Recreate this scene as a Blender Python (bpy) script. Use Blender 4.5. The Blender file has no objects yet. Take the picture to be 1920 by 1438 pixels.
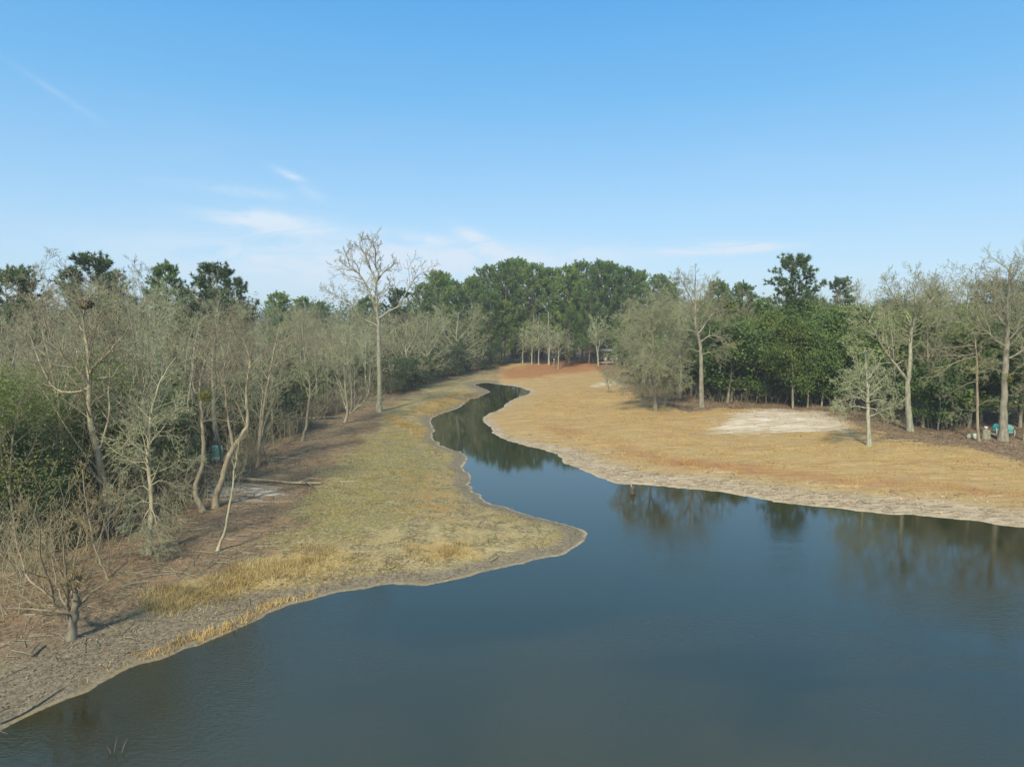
import bpy, math, random
import numpy as np
from mathutils import Vector

# ------------------------------------------------------------------ camera
scene = bpy.context.scene
col = scene.collection
HAZE = 0.0005
CAM_Z, FPX, PITCH = 12.0, 1280.0, math.radians(5.3)
cam_data = bpy.data.cameras.new('camera')
cam_data.sensor_width = 36.0
cam_data.lens = 24.0
cam_data.clip_start = 0.5
cam_data.clip_end = 9000.0
cam = bpy.data.objects.new('camera', cam_data)
cam.location = (0, 0, CAM_Z)
cam.rotation_euler = (math.pi / 2 - PITCH, 0, 0)
col.objects.link(cam)
scene.camera = cam

# ------------------------------------------------------------------ light
SUN_EL, SUN_AZ = math.radians(41), math.radians(197)       # azimuth from +Y towards +X
sun_dir = Vector((math.sin(SUN_AZ) * math.cos(SUN_EL), math.cos(SUN_AZ) * math.cos(SUN_EL), math.sin(SUN_EL)))
sun_data = bpy.data.lights.new('sun', 'SUN')
sun_data.energy = 2.8
sun_data.angle = math.radians(6.0)
sun_data.color = (1.0, 0.91, 0.74)
sun = bpy.data.objects.new('sun', sun_data)
sun.rotation_euler = (-sun_dir).to_track_quat('-Z', 'Y').to_euler()
sun.location = (0, 0, 60)
col.objects.link(sun)

scene.view_settings.view_transform = 'Standard'
scene.view_settings.look = 'None'
scene.view_settings.gamma = 1.0
scene.view_settings.use_curve_mapping = False
scene.view_settings.exposure = 1.05
scene.render.engine = 'CYCLES'
scene.cycles.use_denoising = True
scene.cycles.max_bounces = 5
scene.cycles.diffuse_bounces = 2
scene.cycles.glossy_bounces = 3
scene.cycles.transparent_max_bounces = 4
scene.cycles.caustics_reflective = False


def pix_dir(px, py):
    u, v = (px - 960) / FPX, -(py - 719) / FPX
    c, s = math.cos(PITCH), math.sin(PITCH)
    return Vector((u, c + v * s, -s + v * c))


def at(px, py, Y):
    """point seen at photo pixel (px, py) that stands Y metres ahead"""
    d = pix_dir(px, py)
    k = Y / d.y
    return Vector((d.x * k, Y, CAM_Z + d.z * k))


def flat(px, py, z=0.0):
    d = pix_dir(px, py)
    k = (z - CAM_Z) / d.z
    return (d.x * k, d.y * k)


def px_of_early(x, y, z):
    c, s = math.cos(PITCH), math.sin(PITCH)
    dz = z - CAM_Z
    return 719 - FPX * (y * s + dz * c) / (y * c - dz * s)


# ------------------------------------------------------------------ sky
world = bpy.data.worlds.new('World')
scene.world = world
world.use_nodes = True
wt = world.node_tree
wt.nodes.clear()


class NB:
    """small node builder"""
    def __init__(s, tree):
        s.t = tree

    def n(s, typ, ins=None, **kw):
        nd = s.t.nodes.new(typ)
        for k, v in kw.items():
            setattr(nd, k, v)
        for k, v in (ins or {}).items():
            s.put(nd, k, v)
        return nd

    def put(s, nd, k, v):
        sock = nd.inputs[k]
        if isinstance(v, bpy.types.NodeSocket):
            s.t.links.new(v, sock)
        elif isinstance(v, bpy.types.Node):
            s.t.links.new(v.outputs[0], sock)
        else:
            sock.default_value = v

    def m(s, op, a, b=None, c=None, clamp=False):
        nd = s.t.nodes.new('ShaderNodeMath')
        nd.operation = op
        nd.use_clamp = clamp
        s.put(nd, 0, a)
        if b is not None:
            s.put(nd, 1, b)
        if c is not None:
            s.put(nd, 2, c)
        return nd.outputs[0]

    def mix(s, f, a, b, blend='MIX'):
        nd = s.t.nodes.new('ShaderNodeMix')
        nd.data_type = 'RGBA'
        nd.blend_type = blend
        s.put(nd, 0, f)
        for i, v in ((6, a), (7, b)):
            if isinstance(v, tuple) and len(v) == 3:
                v = (*v, 1)
            s.put(nd, i, v)
        return nd.outputs[2]

    def ramp(s, f, stops):
        nd = s.t.nodes.new('ShaderNodeValToRGB')
        s.put(nd, 0, f)
        e = nd.color_ramp.elements
        while len(e) < len(stops):
            e.new(0.5)
        for el, (p, c) in zip(e, stops):
            el.position = p
            el.color = (c, c, c, 1) if not isinstance(c, tuple) else (*c, 1)
        return nd.outputs[0]

    def step(s, v, lo, hi):
        nd = s.t.nodes.new('ShaderNodeMapRange')
        nd.interpolation_type = 'SMOOTHSTEP'
        s.put(nd, 0, v)
        nd.inputs[1].default_value = lo
        nd.inputs[2].default_value = hi
        return nd.outputs[0]

    def noise(s, vec, scale, detail=3, rough=0.55, dist=0.0):
        nd = s.n('ShaderNodeTexNoise', {'Scale': scale, 'Detail': detail, 'Roughness': rough, 'Distortion': dist})
        s.put(nd, 'Vector', vec)
        return nd.outputs[0]


def build_sky():
    b = NB(wt)
    sky = b.n('ShaderNodeTexSky', sky_type='NISHITA', sun_disc=False, sun_elevation=SUN_EL,
              sun_rotation=SUN_AZ, altitude=50.0, air_density=1.0, dust_density=0.6, ozone_density=1.6)
    hs = b.n('ShaderNodeHueSaturation', {'Hue': 0.502, 'Saturation': 1.22, 'Value': 1.0, 'Color': sky})
    tc = b.n('ShaderNodeTexCoord')
    xyz = b.n('ShaderNodeSeparateXYZ', {0: tc.outputs['Generated']})
    x, y, z = xyz.outputs
    az = b.m('ARCTAN2', x, y)
    el = b.m('ARCSINE', z)
    uv = b.n('ShaderNodeCombineXYZ', {0: b.m('MULTIPLY', az, 9.0), 1: b.m('MULTIPLY', el, 34.0), 2: 0.0})
    wisp = b.noise(uv, 1.0, 7, 0.62, 0.9)
    wisp2 = b.noise(uv, 0.45, 4, 0.5, 0.4)
    total = None
    # cirrus streaks: photo px, py, half width, half height, tilt, strength
    for px, py, wx, wy, tilt, st in ((515, 418, 95, 17, 4, 0.9), (902, 455, 42, 12, 28, 0.9), (537, 325, 26, 6, 20, 0.55),
                                     (1355, 466, 80, 8, 0, 2.2), (118, 183, 62, 5, 30, 0.09), (430, 358, 95, 9, 3, 0.25),
                                     (700, 500, 340, 44, 2, 0.85), (1010, 480, 170, 18, 0, 0.45), (780, 445, 60, 9, 8, 0.4), (585, 365, 20, 8, 20, 0.3)):
        d = pix_dir(px, py).normalized()
        a0, e0 = math.atan2(d.x, d.y), math.asin(d.z)
        t = math.radians(-tilt)
        da, de = b.m('SUBTRACT', az, a0), b.m('SUBTRACT', el, e0)
        u = b.m('ADD', b.m('MULTIPLY', da, math.cos(t)), b.m('MULTIPLY', de, math.sin(t)))
        v = b.m('SUBTRACT', b.m('MULTIPLY', de, math.cos(t)), b.m('MULTIPLY', da, math.sin(t)))
        u = b.m('DIVIDE', u, wx / FPX)
        v = b.m('DIVIDE', v, wy / FPX)
        g = b.m('EXPONENT', b.m('MULTIPLY', b.m('ADD', b.m('MULTIPLY', u, u), b.m('MULTIPLY', v, v)), -1.0))
        g = b.m('MULTIPLY', g, st * 1.8)
        total = g if total is None else b.m('ADD', total, g)
    soft = b.step(wisp, 0.26, 0.64)
    cloud = b.m('MULTIPLY', total, soft, clamp=True)
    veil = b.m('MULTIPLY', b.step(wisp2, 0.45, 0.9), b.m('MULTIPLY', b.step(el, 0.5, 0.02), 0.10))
    high = b.m('MULTIPLY', b.step(wisp2, 0.25, 0.75), b.m('MULTIPLY', b.step(el, 0.43, 0.56), 0.62))   # thin cloud added above the view to grey the sky reflected in the water
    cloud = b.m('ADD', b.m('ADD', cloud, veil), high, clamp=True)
    k = 3.75
    band = b.ramp(b.m('MULTIPLY', el, 0.6366), tuple((p, tuple(v * k for v in c)) for p, c in (
        (0.0, (0.56, 0.74, 0.90)), (0.10, (0.37, 0.635, 0.90)), (0.19, (0.19, 0.51, 0.87)), (0.28, (0.095, 0.41, 0.84)), (0.5, (0.12, 0.39, 0.78)), (1.0, (0.13, 0.37, 0.72)))))
    tint = b.mix(0.88, hs.outputs[0], band)
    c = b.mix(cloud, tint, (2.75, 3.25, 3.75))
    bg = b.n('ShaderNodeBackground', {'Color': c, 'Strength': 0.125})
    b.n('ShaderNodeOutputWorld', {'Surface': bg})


build_sky()

# ------------------------------------------------------------------ maths helpers
def vnoise(x, y, scale, seed=0):
    x = np.asarray(x, float) * scale + seed * 17.31
    y = np.asarray(y, float) * scale + seed * 7.77
    xi, yi = np.floor(x), np.floor(y)
    fx, fy = x - xi, y - yi
    fx, fy = fx * fx * (3 - 2 * fx), fy * fy * (3 - 2 * fy)

    def h(a, c):
        v = np.sin(a * 127.1 + c * 311.7 + seed * 74.7) * 43758.5453
        return v - np.floor(v)
    return (h(xi, yi) * (1 - fx) + h(xi + 1, yi) * fx) * (1 - fy) + (h(xi, yi + 1) * (1 - fx) + h(xi + 1, yi + 1) * fx) * fy


def fbm(x, y, scale, seed=0, o=3):
    t, a = 0, 0.5
    for k in range(o):
        t = t + a * vnoise(x, y, scale * 2 ** k, seed + k)
        a *= 0.5
    return t / (1 - 0.5 ** o)


def smooth(v, lo, hi):
    t = np.clip((v - lo) / (hi - lo), 0, 1)
    return t * t * (3 - 2 * t)


def poly_sd(x, y, poly):
    """signed distance to a closed polygon, positive inside"""
    x, y = np.atleast_1d(np.asarray(x, float)), np.atleast_1d(np.asarray(y, float))
    P = np.asarray(poly, float)
    best = np.full(x.shape, 1e18)
    ins = np.zeros(x.shape, bool)
    for (ax, ay), (bx, by) in zip(P, np.roll(P, -1, 0)):
        ex, ey = bx - ax, by - ay
        wx, wy = x - ax, y - ay
        t = np.clip((wx * ex + wy * ey) / (ex * ex + ey * ey + 1e-12), 0, 1)
        dx, dy = wx - t * ex, wy - t * ey
        best = np.minimum(best, dx * dx + dy * dy)
        c = (ay > y) != (by > y)
        xi = ax + (y - ay) * ex / (ey if ey else 1e-12)
        ins ^= c & (x < xi)
    return np.where(ins, 1, -1) * np.sqrt(best)


def crom(pts, k=4):
    """Catmull-Rom through a list of points"""
    P = [np.asarray(p, float) for p in pts]
    P = [2 * P[0] - P[1]] + P + [2 * P[-1] - P[-2]]
    out = []
    for i in range(1, len(P) - 2):
        p0, p1, p2, p3 = P[i - 1:i + 3]
        for j in range(k):
            t = j / k
            out.append(0.5 * (2 * p1 + (p2 - p0) * t + (2 * p0 - 5 * p1 + 4 * p2 - p3) * t * t + (3 * p1 - p0 - 3 * p2 + p3) * t ** 3))
    out.append(P[-2])
    return out


LEFT_BANK = [(-60, 1405), (0, 1377), (35, 1360), (66, 1346), (110, 1324), (177, 1289), (249, 1250), (285, 1238), (321, 1231), (355, 1214), (393, 1200), (454, 1174),
             (500, 1148), (560, 1129), (620, 1116), (680, 1104), (740, 1099), (800, 1095), (860, 1086), (920, 1073), (980, 1056),
             (1030, 1044), (1070, 1033), (1092, 1019), (1099, 1005), (1095, 995), (1075, 985), (1040, 978), (1000, 968), (960, 955), (925, 945),
             (900, 931), (888, 918), (883, 904), (878, 883), (868, 877), (876, 858), (869, 850), (845, 841), (823, 832), (813, 822), (816, 812), (808, 797),
             (812, 783), (845, 770), (867, 761), (878, 750), (900, 743), (920, 734), (905, 728), (892, 722), (900, 719)]
RIGHT_BANK = [(911, 717), (936, 721), (964, 724), (984, 729), (995, 736), (978, 743), (958, 752), (939, 766), (908, 781), (907, 788), (922, 805),
              (936, 818), (964, 829), (992, 838), (1020, 844), (1042, 850), (1056, 861), (1054, 869), (1075, 875), (1103, 884), (1134, 898),
              (1167, 908), (1205, 909), (1249, 913), (1300, 917), (1356, 924), (1454, 941), (1570, 954), (1676, 963), (1800, 974), (1920, 988), (2060, 1003)]
wl = [flat(*p) for p in LEFT_BANK]
wr = [flat(*p) for p in RIGHT_BANK]


def smooth_line(pts):
    return [tuple(p) for p in crom([(a, b_) for a, b_ in pts], 3)]


WATER = [(-70, -40)] + [(-32, 8)] + smooth_line(wl) + smooth_line(wr) + [(75, 33), (140, 18), (140, -60), (-70, -60)]


def shore(x, y):
    d = -poly_sd(x, y, WATER)
    return d + (fbm(x, y, 0.55, 3) - 0.5) * 0.7 * smooth(np.abs(d) * 0 + 1, 0, 1) + (fbm(x, y, 1.6, 8) - 0.5) * 0.55


def height(x, y):
    x, y = np.atleast_1d(np.asarray(x, float)), np.atleast_1d(np.asarray(y, float))
    d = shore(x, y)
    land = 0.42 * (1 - np.exp(-np.maximum(d, 0) / 3.0)) + 0.016 * np.clip(d - 2, 0, 45)
    land += (fbm(x, y, 0.12, 5) - 0.5) * 0.7 * smooth(d, 2, 14) + (fbm(x, y, 0.9, 6) - 0.5) * 0.16 * smooth(d, 0.3, 3)
    return np.where(d > 0, land, np.maximum(0.14 * d, -1.6))


def ground(px, py):
    """terrain point under a photo pixel"""
    z = 0.3
    for _ in range(7):
        x, y = flat(px, py, z)
        z = float(height(x, y)[0])
    return Vector((x, y, z))


def gz(x, y):
    return float(height(x, y)[0])


def pxpoly(pts, z=0.4):
    return [flat(px, py, z) for px, py in pts]


def mask(x, y, poly, w=1.5, jag=1.5, seed=1):
    sd = poly_sd(x, y, poly) + (fbm(x, y, 0.5, seed) - 0.5) * 2 * jag
    return smooth(sd, -w, w)


WOOD_L = pxpoly([(0, 1235), (110, 1212), (220, 1172), (285, 1125), (420, 1068), (510, 1035), (560, 985), (575, 930), (610, 890), (665, 835), (710, 800), (724, 775), (800, 722), (905, 697)]) + [(-12, 200), (-300, 300), (-300, 10)]
WOOD_R = pxpoly([(1100, 681), (1150, 712), (1205, 752), (1300, 765), (1420, 766), (1560, 770), (1620, 806), (1720, 826), (1850, 840), (1935, 862)], 1.0) + [(100, 45), (400, 30), (400, 400), (20, 320)]
LAWN = pxpoly([(935, 700), (940, 735), (870, 778), (880, 820), (960, 900), (1100, 950), (1300, 1000), (1920, 1100)], 0) + [(160, 5), (300, 60), (300, 300), (-10, 220)]
RED_FAR = pxpoly([(925, 694), (1000, 682), (1050, 676), (1105, 671), (1125, 690), (1060, 697), (1000, 702), (945, 702)], 1.2)
SAND = pxpoly([(1332, 806), (1345, 788), (1390, 770), (1450, 766), (1565, 771), (1592, 795), (1600, 812), (1500, 806), (1400, 809)], 0.9)
SAND2 = pxpoly([(1135, 709), (1165, 711), (1175, 722), (1150, 719), (1118, 722), (1100, 719)], 1.0)
PALE_L = pxpoly([(395, 905), (440, 903), (540, 908), (525, 925), (460, 938), (385, 936)], 0.6)
STRAW = [pxpoly(p, 0.4) for p in ([(283, 1142), (300, 1110), (420, 1068), (540, 1040), (640, 1028), (640, 1052), (560, 1078), (470, 1100), (400, 1130), (300, 1150)],
                                  [(725, 775), (760, 788), (795, 800), (790, 816), (752, 802)], [(775, 768), (840, 742), (890, 730), (902, 736), (862, 752), (800, 776)],
                                  [(780, 1020), (880, 1010), (900, 1032), (820, 1045)])]
GREEN = pxpoly([(555, 890), (640, 835), (760, 800), (815, 850), (800, 900), (740, 960), (640, 1010), (520, 1000)], 0.4)
ORANGE = pxpoly([(745, 905), (800, 880), (830, 910), (850, 960), (815, 968), (770, 940)], 0.4)


# ------------------------------------------------------------------ mesh helpers
def raw_mesh(name, V, F=None, quads=None, tris=None):
    """mesh from numpy arrays"""
    me = bpy.data.meshes.new(name)
    V = np.asarray(V, np.float32)
    me.vertices.add(len(V))
    me.vertices.foreach_set('co', V.ravel())
    loops, starts, tot = [], [], 0
    if quads is not None and len(quads):
        q = np.asarray(quads, np.int32)
        loops.append(q.ravel())
        starts.append(np.arange(len(q)) * 4)
        tot = len(q) * 4
    if tris is not None and len(tris):
        t = np.asarray(tris, np.int32)
        loops.append(t.ravel())
        starts.append(np.arange(len(t)) * 3 + tot)
    L = np.concatenate(loops)
    S = np.concatenate(starts).astype(np.int32)
    me.loops.add(len(L))
    me.loops.foreach_set('vertex_index', L)
    me.polygons.add(len(S))
    me.polygons.foreach_set('loop_start', S)
    me.update(calc_edges=True)
    return me


def obj(name, me, mats=None, parent=None, smooth_=False):
    if mats is not None and not len(me.materials):
        for m in (mats if isinstance(mats, (list, tuple)) else [mats]):
            me.materials.append(m)
    if smooth_:
        me.polygons.foreach_set('use_smooth', np.ones(len(me.polygons), bool))
    o = bpy.data.objects.new(name, me)
    col.objects.link(o)
    if parent is not None:
        o.parent = parent
    return o


def tag(o, label=None, cat=None, group=None, kind=None):
    for k, v in (('label', label), ('category', cat), ('group', group), ('kind', kind)):
        if v:
            o[k] = v
    return o


def empty(name, loc, label=None, cat=None, group=None, rz=0, sc=1.0):
    o = bpy.data.objects.new(name, None)
    o.empty_display_size = 0.5
    o.location = loc
    o.rotation_euler = (0, 0, rz)
    o.scale = (sc, sc, sc) if not isinstance(sc, tuple) else sc
    col.objects.link(o)
    return tag(o, label, cat, group)


class Tubes:
    """collects polylines and turns them into tapering tubes, batched"""
    def __init__(s):
        s.b = {}

    def add(s, pts, rad, n=4):
        s.b.setdefault((len(pts), n), []).append((pts, rad))

    def arrays(s):
        VV, QQ, off = [], [], 0
        for (k, n), items in s.b.items():
            P = np.array([[tuple(p) for p in it[0]] for it in items], float)
            R = np.array([it[1] for it in items], float)
            T = np.empty_like(P)
            T[:, 1:-1] = P[:, 2:] - P[:, :-2]
            T[:, 0] = P[:, 1] - P[:, 0]
            T[:, -1] = P[:, -1] - P[:, -2]
            T /= np.linalg.norm(T, axis=2, keepdims=True) + 1e-9
            D = P[:, -1] - P[:, 0]
            D /= np.linalg.norm(D, axis=1, keepdims=True) + 1e-9
            ref = np.where(np.abs(D[:, 2:3]) < 0.75, np.array([[0, 0, 1.0]]), np.array([[1.0, 0.1, 0]]))
            U = np.cross(T, ref[:, None, :])
            U /= np.linalg.norm(U, axis=2, keepdims=True) + 1e-9
            W = np.cross(T, U)
            a = np.arange(n) * 2 * math.pi / n
            ring = P[:, :, None, :] + R[:, :, None, None] * (U[:, :, None, :] * np.cos(a)[None, None, :, None] + W[:, :, None, :] * np.sin(a)[None, None, :, None])
            m = len(items)
            VV.append(ring.reshape(-1, 3))
            i = np.arange(m)[:, None, None] * (k * n) + np.arange(k - 1)[None, :, None] * n
            j = np.arange(n)[None, None, :]
            j2 = (j + 1) % n
            q = np.stack([i + j, i + j2, i + n + j2, i + n + j], -1).reshape(-1, 4) + off
            QQ.append(q)
            off += m * k * n
        if not VV:
            return np.zeros((0, 3)), np.zeros((0, 4), int)
        return np.concatenate(VV), np.concatenate(QQ)

    def mesh(s, name):
        V, Q = s.arrays()
        return raw_mesh(name, V, quads=Q)


def blades(name, base, dirs, length, width, rs):
    """thin triangles rising from base points"""
    n = len(base)
    side = np.cross(dirs, rs.normal(size=(n, 3)))
    side /= np.linalg.norm(side, axis=1, keepdims=True) + 1e-9
    side *= np.asarray(width).reshape(-1, 1) * 0.5
    V = np.stack([base - side, base + side, base + dirs * np.asarray(length).reshape(-1, 1)], 1).reshape(-1, 3)
    return raw_mesh(name, V, tris=np.arange(n * 3).reshape(-1, 3))


def leaf_quads(C, N, size, rs):
    """rhombic leaves centred on C facing N"""
    n = len(C)
    N = N / (np.linalg.norm(N, axis=1, keepdims=True) + 1e-9)
    A = np.cross(N, rs.normal(size=(n, 3)))
    A /= np.linalg.norm(A, axis=1, keepdims=True) + 1e-9
    B = np.cross(N, A)
    s = np.asarray(size).reshape(-1, 1)
    V = np.stack([C - A * s * 0.5, C - B * s * 0.3 + N * s * 0.06, C + A * s * 0.5, C + B * s * 0.3 + N * s * 0.06], 1).reshape(-1, 3)
    return V, np.arange(n * 4).reshape(-1, 4)


# ------------------------------------------------------------------ materials
def material(name):
    m = bpy.data.materials.new(name)
    m.use_nodes = True
    t = m.node_tree
    p = t.nodes['Principled BSDF']
    p.inputs['Roughness'].default_value = 0.85
    p.inputs['Specular IOR Level'].default_value = 0.25
    return m, NB(t), p


def bark(name, lo, hi, lichen=None, scale=6.0, lf=0.5):
    m, b, p = material(name)
    tc = b.n('ShaderNodeTexCoord').outputs['Object']
    st = b.n('ShaderNodeMapping', {'Vector': tc, 'Scale': (1, 1, 0.3)})
    f = b.noise(st, scale, 5, 0.65)
    c = b.mix(b.step(f, 0.3, 0.7), lo, hi)
    if lichen:
        g = b.noise(tc, 1.3, 4, 0.6)
        c = b.mix(b.m('MULTIPLY', b.step(g, 0.42, 0.66), lf), c, lichen)
    info = b.n('ShaderNodeTexWhiteNoise', {'Vector': b.n('ShaderNodeObjectInfo').outputs['Location']}).outputs['Value']
    c = b.mix(1.0, c, b.ramp(info, ((0, (0.82, 0.76, 0.72)), (0.3, (0.95, 0.91, 0.87)), (0.7, (1.03, 1.03, 0.96)), (1, (1.14, 1.16, 1.06)))), 'MULTIPLY')
    b.put(p, 'Base Color', c)
    bp = b.n('ShaderNodeBump', {'Strength': 0.6, 'Distance': 0.03, 'Height': f})
    b.put(p, 'Normal', bp)
    return m


def foliage(name, cols, trans=0.25, rnd=0.25):
    m, b, p = material(name)
    geo = b.n('ShaderNodeNewGeometry')
    tc = b.n('ShaderNodeTexCoord').outputs['Object']
    big = b.noise(tc, 0.55, 3, 0.6)
    isl = geo.outputs['Random Per Island']
    f = b.m('ADD', b.m('MULTIPLY', b.step(big, 0.3, 0.7), 0.6), b.m('MULTIPLY', isl, 0.4))
    c = b.ramp(f, tuple((i / (len(cols) - 1), k) for i, k in enumerate(cols)))
    info = b.n('ShaderNodeObjectInfo').outputs['Random']
    c = b.mix(1.0, c, b.ramp(info, ((0, (1 - rnd, 1 - rnd * 0.8, 1 - rnd)), (0.5, (1, 1, 1)), (1, (1 + rnd * 1.3, 1 + rnd, 1)))), 'MULTIPLY')
    b.put(p, 'Base Color', c)
    p.inputs['Roughness'].default_value = 0.6
    tr = b.n('ShaderNodeBsdfTranslucent', {'Color': c})
    mx = b.n('ShaderNodeMixShader', {0: trans, 1: p, 2: tr})
    out = [n for n in b.t.nodes if n.type == 'OUTPUT_MATERIAL'][0]
    b.put(out, 'Surface', mx)
    return m


M = {}
M['bark_tan'] = bark('bark_tan', (0.20, 0.165, 0.115), (0.39, 0.34, 0.24), (0.34, 0.34, 0.22), 5)
M['bark_grey'] = bark('bark_grey', (0.14, 0.13, 0.10), (0.30, 0.28, 0.22), (0.27, 0.30, 0.20), 5)
M['bark_pale'] = bark('bark_pale', (0.20, 0.185, 0.14), (0.38, 0.36, 0.28), (0.30, 0.33, 0.215), 5)
M['bark_pine'] = bark('bark_pine', (0.10, 0.075, 0.055), (0.24, 0.19, 0.14), None, 5)
M['bark_dark'] = bark('bark_dark', (0.10, 0.085, 0.065), (0.24, 0.21, 0.16), (0.22, 0.24, 0.17), 5)
M['twig_grey'] = bark('twig_grey', (0.19, 0.185, 0.115), (0.35, 0.345, 0.225), (0.33, 0.37, 0.205), 1.2, 0.6)
M['twig_lichen'] = bark('twig_lichen', (0.22, 0.235, 0.14), (0.38, 0.41, 0.245), (0.38, 0.43, 0.26), 1.2, 0.7)
M['twig_brown'] = bark('twig_brown', (0.175, 0.15, 0.105), (0.31, 0.275, 0.19), (0.29, 0.315, 0.18), 1.2, 0.35)
M['twig_tan'] = bark('twig_tan', (0.22, 0.18, 0.10), (0.38, 0.31, 0.17), (0.36, 0.34, 0.17), 1.2, 0.5)
M['pine'] = foliage('pine_needles', [(0.085, 0.14, 0.042), (0.13, 0.21, 0.056), (0.19, 0.28, 0.075), (0.26, 0.34, 0.10)], 0.35)
M['pine_dark'] = foliage('pine_needles_dark', [(0.05, 0.085, 0.03), (0.09, 0.14, 0.048), (0.14, 0.19, 0.07)], 0.35)
M['evergreen'] = foliage('evergreen_leaves', [(0.045, 0.085, 0.028), (0.09, 0.155, 0.042), (0.145, 0.215, 0.058), (0.215, 0.27, 0.08)], 0.35, 0.35)
M['evergreen_yellow'] = foliage('evergreen_leaves_yellow', [(0.045, 0.075, 0.018), (0.09, 0.135, 0.028), (0.15, 0.19, 0.04), (0.22, 0.24, 0.06)], 0.3)
M['shrub'] = foliage('shrub_leaves', [(0.036, 0.060, 0.028), (0.066, 0.100, 0.046), (0.105, 0.142, 0.066), (0.16, 0.19, 0.10)], 0.25, 0.35)
M['vine'] = foliage('vine_leaves', [(0.07, 0.12, 0.028), (0.13, 0.19, 0.045), (0.19, 0.24, 0.07), (0.27, 0.28, 0.10)], 0.45)
M['mistletoe'] = foliage('mistletoe_leaves', [(0.09, 0.10, 0.02), (0.17, 0.17, 0.035), (0.23, 0.22, 0.05)], 0.3)
M['tanleaf'] = foliage('tan_leaves', [(0.16, 0.12, 0.05), (0.27, 0.20, 0.09), (0.33, 0.27, 0.14)], 0.3)
M['straw'] = foliage('straw_blades', [(0.36, 0.25, 0.10), (0.56, 0.40, 0.17), (0.70, 0.55, 0.28)], 0.4)
M['bankgrass'] = foliage('bank_grass_blades', [(0.12, 0.115, 0.035), (0.24, 0.20, 0.07), (0.36, 0.28, 0.10), (0.44, 0.36, 0.17)], 0.2)
M['lawngrass'] = foliage('lawn_grass_blades', [(0.26, 0.17, 0.055), (0.44, 0.30, 0.10), (0.58, 0.43, 0.18)], 0.2)
M['litter'] = foliage('leaf_litter', [(0.09, 0.055, 0.035), (0.19, 0.115, 0.07), (0.30, 0.20, 0.13), (0.42, 0.36, 0.28)], 0.1)
M['debris'] = foliage('mud_debris', [(0.10, 0.075, 0.05), (0.30, 0.23, 0.16), (0.42, 0.35, 0.27), (0.52, 0.46, 0.37)], 0.0)
M['nest'] = foliage('nest_leaves', [(0.05, 0.035, 0.02), (0.10, 0.075, 0.045), (0.16, 0.12, 0.07)], 0.0)


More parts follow.
